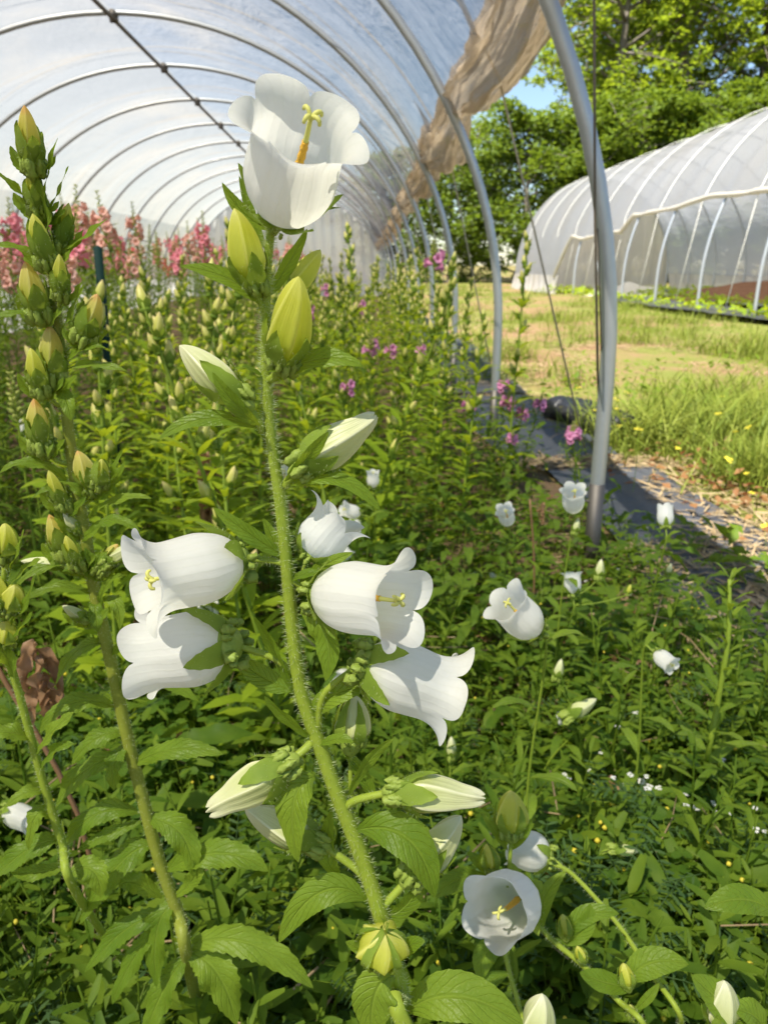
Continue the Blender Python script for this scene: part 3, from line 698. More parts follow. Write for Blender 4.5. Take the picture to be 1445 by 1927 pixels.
def bell(mb, base, axis, L, Rad, roll=0, flare=1.0, seed=0, nth=120, nz=36, mat=0, lobe=.17, point=.2):
    """campanulate corolla: rounded foot, straight tube, five rounded lobes rolling outwards"""
    r = np.random.default_rng(seed); th = np.linspace(0, 2 * np.pi, nth, endpoint=False)
    k = np.round(th / (2 * np.pi / 5)).astype(int) % 5
    d = (th - np.round(th / (2 * np.pi / 5)) * (2 * np.pi / 5)) / (np.pi / 5)      # -1..1 within a lobe
    e = np.sqrt(np.clip(1 - d * d * .985, 0, 1)) * (1 - point) + point * (1 - np.abs(d))
    lf = flare * (.85 + .3 * r.random(5))[k]; ll = (.92 + .16 * r.random(5))[k]
    smax = L * (.93 + lobe * e * ll)
    zb = .73 * L
    rows = []; us = []
    for i in range(nz):
        f = i / (nz - 1)
        s = f * smax
        zz = np.minimum(s, zb); q = zz / zb
        rad = Rad * (1 - (1 - np.clip(q / .80, 0, 1)) ** 2.5) ** .5 * (1.0 - .07 * np.clip((q - .6) / .4, 0, 1)) * (1 + .025 * np.cos(5 * th) * q + .012 * np.cos(10 * th) * q)
        ex = np.maximum(s - zb, 0)
        if ex.max() > 0:
            n = 14; dr = 0; dz = 0
            for j in range(n):
                sj = ex * (j + .5) / n
                ang = -.06 + lf * (.5 + .5 * e) * 1.75 * (sj / (.36 * L)) ** 1.35
                dr = dr + np.sin(ang) * ex / n; dz = dz + np.cos(ang) * ex / n
            rad = rad + dr; zz = zz + dz
        pinch = 1 - .05 * np.exp(-(d / .0 + 0) ** 2) if False else 1.0
        wob = 1 + .03 * np.sin(2 * th + seed) * q + .02 * np.sin(3 * th + 2 * seed) * q
        rad = np.maximum(rad * wob * pinch * (1 - (.022 * np.exp(-(d / .10) ** 2) - .026 * np.exp(-((1 - np.abs(d)) / .16) ** 2)) * min(1, f * 4) * (1 - .6 * f)), .0004)
        rows.append(np.stack([rad * np.cos(th), rad * np.sin(th), zz], 1)); us.append(np.stack([th / (2 * np.pi), np.full(nth, f)], 1))
    Vv = np.concatenate(rows) @ frame(axis, roll).T + base
    mb.add(Vv, grid_faces(nz, nth, True), np.concatenate(us), mat)

def bell_prof(L, Rad): return lambda z: Rad * (1 - (1 - np.clip(z / (.73 * .80 * L), 0, 1)) ** 2.5) ** .5
def bud_prof(L, Rad):
    def f(z):
        t = np.clip(z / L, 0, 1); return Rad * np.minimum(1, (t / .34 + .03) ** .5) * np.clip(1 - np.clip((t - .30) / .70, 0, 1) ** 2.0, 0, 1) ** .72
    return f
def bud(mb, base, axis, L, Rad, roll=0, seed=0, nth=40, nz=24, mat=0, twist=.5, tipopen=0.0, pleat=.22):
    """closed bud: five pleats that twist a little towards the pointed tip"""
    th = np.linspace(0, 2 * np.pi, nth, endpoint=False); f = bud_prof(L, Rad); rows = []; us = []
    for i in range(nz):
        t = i / (nz - 1); r0 = f(t * L) + tipopen * Rad * max(0, t - .8) * 3
        ang = th + twist * t * t
        kd = np.abs((th / (2 * np.pi / 5) + .5) % 1 - .5) * 2; p = ((1 - kd) ** 2.2 * 1.5 - .45 + .35 * kd ** 3) * pleat * min(1, t * 2.5) + .02 * math.sin(seed + 3 * t)
        zz = t * L + (tipopen * .16 * L * np.abs(np.cos(2.5 * th)) * max(0, (t - .75)) * 4)
        rad = np.maximum(r0 * (1 + p), .0002)
        rows.append(np.stack([rad * np.cos(ang), rad * np.sin(ang), zz + 0 * th], 1)); us.append(np.stack([th / (2 * np.pi), np.full(nth, t)], 1))
    Vv = np.concatenate(rows) @ frame(axis, roll).T + base
    mb.add(Vv, grid_faces(nz, nth, True), np.concatenate(us), mat)

def calyx(mb, base, axis, prof, Ls, hw, roll=0, seed=0, spread=.12, knob=1.0, matS=0, matK=1, hair=None, nl=10, nw=5, tipout=.3, kz=.10, kel=1.95):
    """five pointed sepals hugging the flower's foot, and five puffy turned-back lobes between them"""
    r = np.random.default_rng(seed); F = frame(axis, roll)
    t = np.linspace(0, 1, nl)[:, None]; x = np.linspace(-1, 1, nw)[None, :]
    for k in range(5):
        th0 = k * 2 * np.pi / 5 + r.normal() * .08; ls = Ls * (.85 + .3 * r.random())
        pr = (1 - t) ** .8 * (t + .3) ** .45; pr = pr / pr.max(); w = hw * pr * x * (1 + .07 * np.where(np.abs(x) > .9, np.sin(t * 30), 0))
        z = t * ls - .03 * Ls
        rad = prof(np.clip(z, 0, None) + .0006) * (1.05 + spread * (t ** 2)) + .0007 + tipout * ls * np.clip(t - .55, 0, 1) ** 2 * (.4 + r.random()) + .0012 * (1 - np.abs(x)) * 0
        ang = th0 + w / np.maximum(rad, hw * .55)
        rad = rad + .0009 * np.abs(x) ** 2
        Vv = np.stack([rad * np.cos(ang), rad * np.sin(ang), z + 0 * x], -1).reshape(-1, 3) @ F.T + base
        mb.add(Vv, grid_faces(nl, nw), np.stack([.5 + .5 * x + 0 * t, t + 0 * x], -1).reshape(-1, 2), matS)
    if knob:
        for k in range(5):
            for q in range(2):
                th0 = (k + .5) * 2 * np.pi / 5 + (q - .5) * .44 + r.normal() * .05
                n1, n2 = 9, 8; a = np.linspace(0, np.pi, n1)[:, None]; b = np.linspace(0, 2 * np.pi, n2, endpoint=False)[None, :]
                sz = hw * (.42 + .2 * r.random()) * knob * (1 if q == 1 else .85)
                lump = 1 + .30 * np.sin(3 * b + 6 * a + k)
                P_ = np.stack([sz * 1.0 * np.sin(a) * np.cos(b) * lump, sz * .72 * np.sin(a) * np.sin(b) * lump, sz * kel * np.cos(a) + .25 * sz * np.sin(4 * a + k)  + 0 * b], -1).reshape(-1, 3)
                rr = float(prof(Ls * .22)) * .93 + sz * .3; c, s_ = math.cos(th0), math.sin(th0)
                Q = np.array([[c, -s_, 0], [s_, c, 0], [0, 0, 1]]); P_ = P_ @ Q.T + V3(c * rr, s_ * rr, Ls * (kz + .06 * r.normal() * .5) - (0.0 if q == 1 else -.05 * Ls))
                mb.add(P_ @ F.T + base, grid_faces(n1, n2, True), None, matK)
        # closed green cup under the flower
        n1, n2 = 7, 16; a = np.linspace(0, np.pi / 2, n1)[:, None]; b = np.linspace(0, 2 * np.pi, n2, endpoint=False)[None, :]
        rr = float(prof(Ls * .2)) * 1.02
        P_ = np.stack([rr * np.sin(a) * np.cos(b), rr * np.sin(a) * np.sin(b), .2 * Ls - .42 * Ls * np.cos(a) + 0 * b], -1).reshape(-1, 3)
        mb.add(P_ @ F.T + base, grid_faces(n1, n2, True), None, matK)
    if hair is not None:
        n = 160; th = r.random(n) * 2 * np.pi; z = r.random(n) * Ls * .8; rr = prof(z) * 1.06 + hw * .35
        c = np.stack([rr * np.cos(th), rr * np.sin(th), z], 1); d = np.stack([np.cos(th), np.sin(th), -.2 + 0 * th], 1) + r.normal(size=(n, 3)) * .3
        s_ = np.cross(d, r.normal(size=(n, 3))); s_ = s_ / np.linalg.norm(s_, axis=1)[:, None] * .00006; tip = c + d * .0013
        mb.add(np.stack([c - s_, c + s_, tip], 1).reshape(-1, 3) @ F.T + base, np.arange(3 * n).reshape(-1, 3), None, hair)

def pistil(mb, base, axis, L, seed=0, matP=0, matS=1, thick=.0022):
    F = frame(axis); r = np.random.default_rng(seed)
    n = 22; z = np.linspace(.05, .78, n) * L; rad = thick * (1.0 - .35 * np.linspace(0, 1, n)) * (1 + .14 * np.sin(np.arange(n) * 2.4))
    p = np.stack([.06 * L * np.sin(z / L * 2), 0 * z, z], 1)
    tube(mb, p @ F.T + base, rad, 12, matP)
    z2 = np.linspace(.76, 1.02, 8) * L; q = np.stack([.06 * L * np.sin(z2 / L * 2), 0 * z2, z2], 1)
    tube(mb, q @ F.T + base, [thick * .55, thick * .42], 8, matS)
    e = q[-1]
    for k in range(4):
        a = k * 1.57 + .4 + r.normal() * .2; rr = .10 * L
        c = [e, e + V3(math.cos(a) * rr * .5, math.sin(a) * rr * .5, rr * .55), e + V3(math.cos(a) * rr, math.sin(a) * rr, rr * .5), e + V3(math.cos(a) * rr * 1.15, math.sin(a) * rr * 1.15, rr * .1)]
        tube(mb, spline(c, 8) @ F.T + base, [thick * .42, thick * .45, thick * .3], 6, matS)

LM, CM, KM = M['leaf'], M['calyx'], M['knob']

class Plant:
    """a foreground bellflower set out from pixels at its own depth"""
    def __init__(s, name, stem_px, dfun, rad, label, cat='bellflower', group=None, nh=900, smat='stem', sides=12, extend=None):
        s.d = dfun
        pts = [P(x, y, dfun(y)) for x, y in stem_px]
        if extend is not None: pts.append(np.asarray(extend, float))
        s.curve = spline(pts, 70)
        foot = s.curve[-1]
        s.root = empty(name, foot, label, cat, group)
        m = MB(); tube(m, s.curve, rad, sides, 0, ribs=.06)
        if nh: hairs(m, s.curve, rad, nh, .0026, .00022, 1, 5)
        m.build('stem', [M[smat], M['hair']], s.root)
        s.k = 0
    def pt(s, x, y, dd=0): return P(x, y, s.d(y) + dd)
    def near(s, p):
        i = np.argmin(np.linalg.norm(s.curve - p, axis=1)); return s.curve[i]
    def leaf(s, a, b, c, w, da=0, db=0, dc=0, up=(0, -.6, 1), label=None, **k):
        s.k += 1; m = MB(); p = s.pt(*a, da); sc = np.dot(p - CAM, FWD) / FPX
        leaf(m, p, s.pt(*b, db), s.pt(*c, dc), w * sc, up, seed=s.k * 7, **k)
        o = m.build('leaf', LM, s.root)
        if label: o['label'] = label
        return o
    def _ped(s, frm, base, axis, r0, par, parent):
        if frm is None: return
        m = MB(); f = s.pt(*frm[:2], frm[2] if len(frm) > 2 else 0); mid = (f + base) / 2 - nrm(axis) * np.linalg.norm(f - base) * .15
        c = spline([f, mid, base + nrm(axis) * .001], 12); tube(m, c, [r0 * 1.1, r0], 8); hairs(m, c, [r0, r0], int(60 + 4000 * np.linalg.norm(f - base)), .0018, .00014, 1, 3)
        m.build('pedicel', [M['stem'], M['hair']], parent)
    def flower(s, base, mouth, db=0, dm=0, Rad=None, flare=1.0, roll=0, frm=None, sepal=.42, pist=True, lobe=.19, label=None, Lk=1.0, knob=1.0, point=.25, hw=None, seed=None, nth=120, nz=36, plen=0.0):
        s.k += 1; b = s.pt(*base, db); e = s.pt(*mouth, dm); ax = e - b; L = np.linalg.norm(ax) * Lk * 1.06
        Rad = Rad or L * .37; sd = seed or s.k * 13
        m = MB(); bell(m, b, ax, L, Rad, roll, flare, sd, nth, nz, lobe=lobe, point=point); fl = m.build('flower', M['petal'], s.root)
        if label: fl['label'] = label
        m = MB(); calyx(m, b, ax, bell_prof(L, Rad), L * sepal, hw or L * .115, roll + .6, sd, knob=knob, hair=2, kz=-.10, kel=1.25); m.build('calyx', [CM, KM, M['hair']], fl)
        if pist: m = MB(); pistil(m, b + nrm(ax) * L * .12, ax, L * (.80 + plen), sd, thick=L * .046); m.build('pistil', [M['pollen'], M['stigma']], fl)
        s._ped(frm, b, ax, L * .035, s, fl)
        return fl
    def bud(s, base, tip, db=0, dt=0, Rad=.2, mat='bud_cream', sepal=.5, roll=0, frm=None, tipopen=0.0, label=None, knob=.95, twist=.5, hw=.125, pleat=.22):
        s.k += 1; b = s.pt(*base, db); e = s.pt(*tip, dt); ax = e - b; L = np.linalg.norm(ax); Rr = L * Rad; sd = s.k * 17
        m = MB(); bud(m, b, ax, L, Rr, roll, sd, tipopen=tipopen, twist=twist, pleat=pleat); o = m.build('bud', M[mat], s.root)
        if label: o['label'] = label
        m = MB(); calyx(m, b, ax, bud_prof(L, Rr), L * sepal * 1.2, L * hw, roll + .5, sd, spread=.10, knob=knob, hair=2, tipout=.12); m.build('calyx', [CM, KM, M['hair']], o)
        s._ped(frm, b, ax, L * .045, s, o)
        return o

# ------------------------------------------------------------------ the bellflower in the middle
def dmain(y): return .272 + (np.asarray(y) - 300) / 1600 * .125
px_m = [(514, 415), (506, 470), (501, 560), (500, 640), (502, 720), (511, 830), (527, 940), (541, 1080), (552, 1200), (566, 1300), (600, 1400), (640, 1510), (676, 1600), (706, 1690), (737, 1795), (757, 1880), (775, 1960)]
K = .38e-3 / 2
A1 = Plant('bellflower_plant', px_m, dmain, [.0015, .0017, .0020, .0024, .0028, .0032, .0036, .0040, .0042, .0042, .0044], 'tall bellflower in the middle with open white bells and cream buds on a hairy stem', nh=5200, extend=V3(.135, .42, -.02))
A1.flower((530, 408), (570, 238), 0, -.0195, Rad=.0163, flare=1.0, roll=.55, frm=(513, 440), sepal=.30, label='topmost white bell opening upwards with orange yellow pistil', lobe=.16, knob=.55, hw=.0035, seed=4, plen=.08)
A1.flower((455, 1052), (285, 1088), -.002, -.027, Rad=.0152, flare=.7, roll=.2, frm=(538, 1062), label='white bell pointing left with rolled lips and yellow style', seed=9, sepal=.36, lobe=.22, point=.1)
A1.flower((440, 1212), (285, 1232), -.002, .004, Rad=.0168, flare=.6, roll=.9, frm=(548, 1265), label='white bell pointing left just under another bell', seed=12, sepal=.40)
A1.flower((597, 1115), (742, 1134), -.003, -.028, Rad=.0152, flare=.6, roll=1.3, frm=(548, 1090), label='white bell pointing right with its mouth half turned to us', seed=21, sepal=.34, lobe=.20, point=.1)
A1.flower((680, 1245), (832, 1298), -.008, -.006, Rad=.0160, flare=.66, roll=.3, frm=(598, 1380, 0), label='white bell nodding right with a hooked tip below', seed=33, sepal=.36, lobe=.24, point=.35)
A1.flower((580, 1045), (632, 985), .006, .010, Rad=.0112, flare=.42, roll=.2, frm=(566, 1100, .004), sepal=.42, pist=False, lobe=.45, point=.85, label='half open white flower with pointed petals', seed=5, Lk=1.0, knob=1.2)
A1.bud((482, 548), (441, 392), -.002, -.003, .195, 'bud_green', .40, frm=(500, 590), label='glossy yellow green bud beside the upper stem')
A1.bud((545, 560), (603, 470), .010, .016, .195, 'bud_green', .3, frm=(503, 600), knob=.4)
A1.bud((530, 692), (562, 520), -.006, -.016, .195, 'bud_green', .40, frm=(503, 715), label='large glossy yellow green bud in front of the upper stem', roll=.2)
A1.bud((462, 758), (338, 650), -.004, .002, .185, 'bud_cream', .50, frm=(494, 812), label='cream bud pointing up to the left')
A1.bud((560, 884), (702, 784), -.002, .002, .20, 'bud_cream', .46, frm=(537, 915), tipopen=.25, label='cream bud pointing up to the right', roll=.4)
A1.bud((548, 1432), (403, 1522), -.008, -.012, .20, 'bud_cream', .42, frm=(588, 1395), tipopen=.45, label='cream white bud drooping to the left with its tip just parting', roll=.3)
A1.bud((608, 1590), (460, 1520), .004, .006, .185, 'bud_cream', .48, frm=(690, 1655))
A1.bud((735, 1490), (903, 1502), -.008, -.010, .19, 'bud_cream', .40, frm=(648, 1520), tipopen=.35, label='large cream bud lying out to the right', roll=.7)
A1.bud((768, 1655), (868, 1535), .004, .008, .20, 'bud_cream', .50, frm=(716, 1710))
A1.bud((660, 1402), (668, 1308), .008, .012, .30, 'bud_cream', .85, frm=(662, 1500, .006))
A1.bud((716, 1800), (722, 1752), -.016, -.022, .55, 'bud_green', 1.0, frm=(738, 1815), knob=.8, label='tight green bud in a star of bracts low on the stem')
lf = A1.leaf
lf((508, 432), (455, 415), (418, 343), 26, 0, -.002, -.002, up=(-.4, -.8, .6))
lf((520, 440), (560, 395), (643, 391), 24, 0, .002, .004, up=(.2, -.5, 1))
lf((500, 470), (475, 420), (450, 330), 20, .004, .008, .010)
lf((500, 560), (545, 500), (578, 430), 34, .003, .008, .008, up=(.8, -.6, .2))
lf((497, 578), (450, 515), (340, 500), 40, 0, -.006, -.010, up=(.3, -.9, .8), label='curved green bract reaching left over the buds')
lf((505, 715), (575, 690), (500, 700), 18, 0, -.006, -.012)
lf((505, 722), (600, 645), (684, 690), 44, 0, -.008, -.010, up=(0, -.9, .8))
lf((500, 712), (470, 690), (455, 690), 18, 0, -.004, -.006)
lf((492, 806), (380, 760), (300, 826), 36, 0, -.006, -.006, up=(0, -.9, .9))
lf((488, 800), (440, 770), (400, 700), 30, -.004, -.016, -.014, up=(-.3, -1, .3), nser=8)
lf((533, 918), (640, 860), (716, 962), 34, 0, -.008, -.008, up=(.2, -.9, .9))
lf((536, 906), (590, 850), (618, 812), 26, -.003, -.012, -.012, up=(.6, -1, .4), nser=8)
lf((537, 1048), (470, 1010), (402, 955), 32, 0, -.006, -.006, up=(-.4, -.9, .7))
lf((537, 1072), (520, 1020), (495, 975), 26, .003, .006, .008)
lf((545, 1095), (575, 1070), (610, 1082), 22, 0, -.004, -.006)
lf((566, 1150), (640, 1180), (612, 1282), 62, -.002, -.010, -.012, up=(-.8, -1, .3), label='dark green leaf hanging down beside the stem')
lf((560, 1110), (600, 1060), (665, 1040), 26, .003, -.004, -.002, up=(.4, -1, .6))
lf((553, 1308), (510, 1200), (478, 1160), 30, -.001, -.004, -.006, up=(-.8, -1, .2))
lf((548, 1300), (495, 1280), (440, 1235), 44, .003, .006, .004, up=(-.3, -.8, .8))
lf((590, 1392), (530, 1350), (498, 1310), 30, -.002, -.008, -.008, up=(-.8, -1, .3))
lf((585, 1350), (620, 1290), (705, 1292), 44, 0, -.006, -.004, up=(.2, -.8, .9))
lf((600, 1402), (640, 1380), (665, 1398), 22, -.003, -.008, -.012)
lf((655, 1500), (690, 1420), (740, 1390), 26, .004, .002, 0, up=(.6, -1, .4))
lf((592, 1462), (530, 1480), (560, 1622), 72, -.006, -.016, -.018, up=(-.6, -1, .25), label='broad dark leaf hanging in front of a cream bud')
lf((672, 1562), (790, 1530), (818, 1690), 76, -.004, -.018, -.020, up=(.5, -1, .6), label='broad dark leaf arching over to the right')
lf((690, 1695), (600, 1620), (524, 1775), 58, -.002, -.008, -.006, up=(-.1, -1, .9), label='long pale green leaf arching down to the left')
lf((640, 1640), (600, 1640), (625, 1520), 40, .006, .004, .006, up=(-.5, -1, .3))
lf((722, 1725), (770, 1720), (800, 1640), 46, .002, .004, .004, up=(.7, -1, .5))
lf((735, 1815), (770, 1770), (800, 1772), 30, -.004, -.014, -.016)
lf((728, 1812), (690, 1790), (650, 1772), 28, -.004, -.014, -.012)
lf((705, 1510), (690, 1460), (640, 1400), 26, .004, .006, .008)
lf((745, 1835), (690, 1840), (700, 1960), 84, -.004, -.012, -.012, up=(-.2, -1, .35), label='broad green leaf hanging at the foot of the middle stem')
lf((765, 1905), (850, 1830), (985, 1930), 84, -.002, -.008, -.012, up=(.1, -.8, 1), label='broad green leaf spreading right at the very bottom')

# ------------------------------------------------------------------ the stalk on its left, orange-tipped buds
def dleft(y): return .385 + (np.asarray(y) - 200) / 1600 * .20
px_l = [(64, 330), (76, 400), (92, 480), (104, 560), (112, 640), (122, 740), (138, 880), (160, 1000), (180, 1120), (210, 1250), (238, 1380), (268, 1500), (300, 1620), (335, 1720), (352, 1800)]
B1 = Plant('bellflower_plant', px_l, dleft, [.0018, .0024, .0031, .0036, .0040, .0043, .0046, .0048], 'tall bellflower stalk on the left with closed orange-tipped buds and toothed leaves', nh=4600, smat='stem_brown', extend=V3(-.185, .64, -.02))
m = MB()
bp = [((66, 322), (46, 198), .23, 'bud_orange', .52), ((72, 400), (58, 318), .25, 'bud_green', .6), ((84, 408), (52, 330), .22, 'bud_green', .6), ((92, 500), (62, 402), .25, 'bud_orange', .6), ((78, 600), (48, 492), .25, 'bud_orange', .55),
      ((112, 470), (130, 382), .22, 'bud_green', .62), ((115, 560), (112, 478), .2, 'bud_green', .5), ((158, 640), (184, 553), .25, 'bud_orange', .52), ((105, 720), (93, 612), .27, 'bud_orange', .55), ((80, 740), (58, 655), .22, 'bud_orange', .5),
      ((82, 848), (64, 750), .26, 'bud_orange', .6), ((178, 925), (146, 848), .30, 'bud_orange', .55), ((190, 915), (192, 864), .28, 'bud_green', .7), ((122, 955), (92, 885), .22, 'bud_green', .5), ((125, 1050), (93, 968), .22, 'bud_orange', .5),
      ((148, 1068), (124, 1008), .25, 'bud_green', .6), ((190, 1075), (222, 1024), .25, 'bud_orange', .6), ((140, 1060), (40, 1056), .13, 'bud_cream', .3), ((200, 1060), (250, 1026), .2, 'bud_cream', .4), ((165, 1165), (118, 1140), .24, 'bud_cream', .4), ((150, 1000), (120, 965), .3, 'bud_cream', .4)]
for i, (b, t_, rr, mt, sp_) in enumerate(bp):
    side = -1 if i % 2 else 1
    B1.bud(b, t_, -.006 + .004 * (i % 3 - 1), -.010 + .005 * (i % 3 - 1), rr * (.70 + .12 * ((i * 7) % 5) / 4), mt if i % 3 else ('bud_green' if mt == 'bud_orange' and i else mt), sp_ * 1.15, frm=(np.interp(b[1] + 25, [q[1] for q in px_l], [q[0] for q in px_l]), b[1] + 25), hw=.2, label='orange flushed bud at the very top of the left stalk' if i == 0 else None)
    sx = 1 if t_[0] >= b[0] else -1
    B1.leaf((b[0] - sx * 8, b[1] + 14), (b[0] + sx * 30, b[1] - 2), (b[0] + sx * 46, b[1] - 48 + 10 * (i % 4)), 26, .002, -.006, -.004, up=(sx * -.5, -.9, .5), serr=.18, nser=9, wave=.12)
    B1.leaf((b[0] + sx * 6, b[1] + 18), (b[0] - sx * 26, b[1] + 4), (b[0] - sx * 40, b[1] - 30 + 8 * (i % 3)), 20, .002, -.012, -.010, up=(sx * .5, -.9, .5), serr=.18, nser=9, wave=.12)
for a, b, c, w in [((80, 400), (85, 330), (110, 258), 30), ((86, 420), (110, 360), (130, 312), 26), ((70, 410), (40, 350), (-10, 322), 30), ((92, 480), (95, 400), (72, 338), 44), ((104, 470), (150, 460), (204, 410), 34), ((98, 520), (60, 460), (-10, 460), 38),
                   ((106, 600), (50, 580), (-10, 594), 34), ((112, 640), (125, 600), (160, 535), 28), ((118, 690), (150, 640), (200, 655), 30), ((118, 700), (170, 670), (242, 700), 30), ((108, 720), (130, 750), (134, 792), 46), ((70, 740), (50, 700), (46, 712), 24),
                   ((130, 842), (80, 830), (50, 790), 26), ((128, 905), (60, 840), (0, 890), 36), ((100, 820), (95, 830), (90, 860), 24), ((140, 930), (100, 900), (60, 938), 22), ((178, 940), (210, 890), (232, 845), 24), ((150, 945), (180, 920), (110, 905), 20),
                   ((165, 975), (220, 920), (286, 938), 30), ((168, 1010), (200, 950), (264, 1000), 40), ((170, 1060), (60, 1050), (30, 1110), 34), ((176, 1095), (140, 1060), (118, 1076), 28), ((182, 1120), (110, 1085), (45, 1130), 34), ((190, 1130), (230, 1110), (226, 1186), 40),
                   ((188, 1150), (190, 1090), (230, 1080), 30), ((178, 1130), (180, 1150), (185, 1190), 44), ((200, 1210), (140, 1200), (105, 1290), 44), ((205, 1235), (255, 1180), (285, 1280), 40), ((222, 1300), (270, 1240), (375, 1320), 56), ((215, 1330), (130, 1290), (75, 1380), 60),
                   ((235, 1380), (180, 1370), (135, 1440), 56), ((240, 1400), (205, 1430), (215, 1488), 56), ((235, 1420), (150, 1430), (105, 1520), 62), ((250, 1440), (330, 1390), (420, 1420), 60), ((262, 1530), (170, 1500), (120, 1600), 66), ((276, 1540), (360, 1540), (365, 1650), 84), ((268, 1545), (200, 1570), (145, 1600), 40),
                   ((285, 1590), (230, 1590), (150, 1740), 86), ((310, 1640), (420, 1570), (505, 1640), 80), ((305, 1690), (240, 1640), (225, 1670), 60), ((325, 1690), (395, 1640), (360, 1620), 44), ((330, 1700), (280, 1720), (295, 1860), 74), ((320, 1720), (240, 1720), (160, 1830), 66), ((318, 1725), (240, 1800), (212, 1890), 58), ((348, 1790), (420, 1800), (445, 1930), 104), ((350, 1800), (300, 1860), (270, 1960), 80), ((352, 1780), (470, 1730), (590, 1860), 84)]:
    on = abs(a[0] - np.interp(a[1], [q[1] for q in px_l], [q[0] for q in px_l])) < 40
    B1.leaf(a, b, c, w * .64, 0, -.012, -.014, up=(-.15 if c[0] < a[0] else .15, -.75, .9), serr=.20, nser=12, wave=.16, fold=.22)

# ------------------------------------------------------------------ the short stalk at the left edge
def dfl(y): return .43 + (np.asarray(y) - 900) / 900 * .13
px_f = [(12, 1040), (8, 1120), (14, 1220), (38, 1310), (62, 1400), (90, 1500), (118, 1590), (150, 1690)]
B2 = Plant('bellflower_plant', px_f, dfl, [.0018, .0024, .0028, .003], 'shorter bellflower stalk at the left edge with tight green buds', nh=1500, extend=V3(-.27, .70, -.02))
for b, t_, rr in [((14, 1050), (10, 985), .27), ((22, 1150), (28, 1100), .34), ((-5, 1150), (-12, 1080), .3), ((14, 1210), (10, 1170), .4)]: B2.bud(b, t_, -.004, -.006, rr, 'bud_green', .62, hw=.2)
for a, b, c, w in [((16, 1090), (30, 1050), (46, 995), 22), ((14, 1110), (50, 1060), (78, 1052), 24), ((10, 1180), (50, 1160), (66, 1080), 26), ((14, 1200), (40, 1190), (62, 1150), 24), ((30, 1290), (20, 1230), (-20, 1200), 34), ((60, 1390), (20, 1370), (-30, 1380), 40), ((66, 1420), (100, 1370), (140, 1340), 36), ((75, 1450), (100, 1400), (140, 1400), 30),
                   ((85, 1490), (50, 1480), (10, 1520), 30), ((100, 1540), (60, 1500), (55, 1600), 40), ((110, 1580), (60, 1580), (-20, 1660), 52), ((130, 1640), (190, 1610), (190, 1690), 56), ((125, 1630), (60, 1650), (20, 1640), 36)]:
    B2.leaf(a, b, c, w * .85, 0, -.012, -.014, serr=.2, nser=11, wave=.15)

# ------------------------------------------------------------------ bellflowers at the lower right
def dlr(y): return .56 - (np.asarray(y) - 1500) / 400 * .02
px_r = [(942, 1690), (944, 1760), (958, 1830), (975, 1890), (985, 1960)]
B3 = Plant('bellflower_plant', px_r, lambda y: dlr(y) + .024, [.0016, .0018, .002], 'low bellflower with one white bell facing us, yellow pistil showing', nh=500, extend=V3(.12, .64, -.02))
B3.flower((980, 1688), (934, 1714), -.020, -.056, Rad=.0225, flare=.42, roll=.15, sepal=.30, lobe=.17, point=.12, seed=3, Lk=1.0, frm=(943, 1740))
B3.bud((962, 1575), (960, 1487), -.004, -.004, .33, 'bud_green', .55, frm=(950, 1690), label='upright green bud in a knobbly calyx')
B3.bud((925, 1640), (915, 1588), -.002, -.002, .32, 'bud_green', .8, frm=(945, 1700))
for a, b, c, w in [((955, 1600), (930, 1560), (905, 1530), 18), ((960, 1600), (990, 1570), (1000, 1540), 18), ((925, 1650), (900, 1620), (878, 1603), 22), ((920, 1655), (850, 1640), (820, 1690), 40), ((950, 1790), (900, 1770), (905, 1850), 44), ((958, 1830), (900, 1850), (890, 1880), 30)]: B3.leaf(a, b, c, w, 0, -.006, -.006)
px_r2 = [(1035, 1625), (1070, 1640), (1120, 1690), (1170, 1750), (1215, 1820), (1280, 1930)]
def dlr2(y): return .60 - (np.asarray(y) - 1600) / 400 * .05
B4 = Plant('bellflower_plant', px_r2, dlr2, [.0016, .0018, .002], 'leaning bellflower stem with a single white bell turned away to the left', nh=700, extend=V3(.3, .62, -.02))
B4.flower((1035, 1612), (962, 1592), 0, .004, Rad=.0155, flare=.25, roll=.4, sepal=.36, pist=False, lobe=.12, seed=7, frm=(1062, 1640))
px_r3 = [(1012, 1740), (1040, 1770), (1100, 1820), (1160, 1880), (1215, 1950)]
B5 = Plant('bellflower_plant', px_r3, dlr, [.0018, .002, .0022], 'leaning bare bellflower stem with small side buds at the lower right', nh=700, extend=V3(.27, .56, -.02))
for a, b, c, w in [((1060, 1770), (1090, 1700), (1165, 1720), 36), ((1060, 1775), (1110, 1760), (1110, 1700), 34), ((1180, 1850), (1210, 1790), (1295, 1815), 54), ((1190, 1860), (1130, 1850), (1090, 1830), 40), ((1020, 1750), (1010, 1680), (1065, 1640), 30), ((1195, 1900), (1220, 1880), (1240, 1850), 18)]: B5.leaf(a, b, c, w, 0, -.006, -.008)
for b, t_ in [((1064, 1765), (1058, 1720)), ((1182, 1860), (1172, 1812)), ((1190, 1920), (1185, 1890)), ((1098, 1810), (1085, 1780))]: B5.bud(b, t_, -.004, -.006, .26, 'bud_green', .7, knob=.4)
B6 = Plant('bellflower_plant', [(1005, 1960), (1003, 1985)], lambda y: .47 + 0 * np.asarray(y), [.002, .002], 'bellflower bud rising at the bottom edge, pale yellow green', nh=0, extend=V3(.1, .50, -.02))
B6.bud((1005, 1965), (1020, 1870), 0, -.004, .27, 'bud_cream', .35, frm=(1004, 1975))
B7 = Plant('bellflower_plant', [(1360, 1960), (1380, 2000)], lambda y: .5 + 0 * np.asarray(y), [.002, .002], 'leafy bellflower in the bottom right corner with a half hidden cream bud', nh=0, extend=V3(.3, .56, -.02))
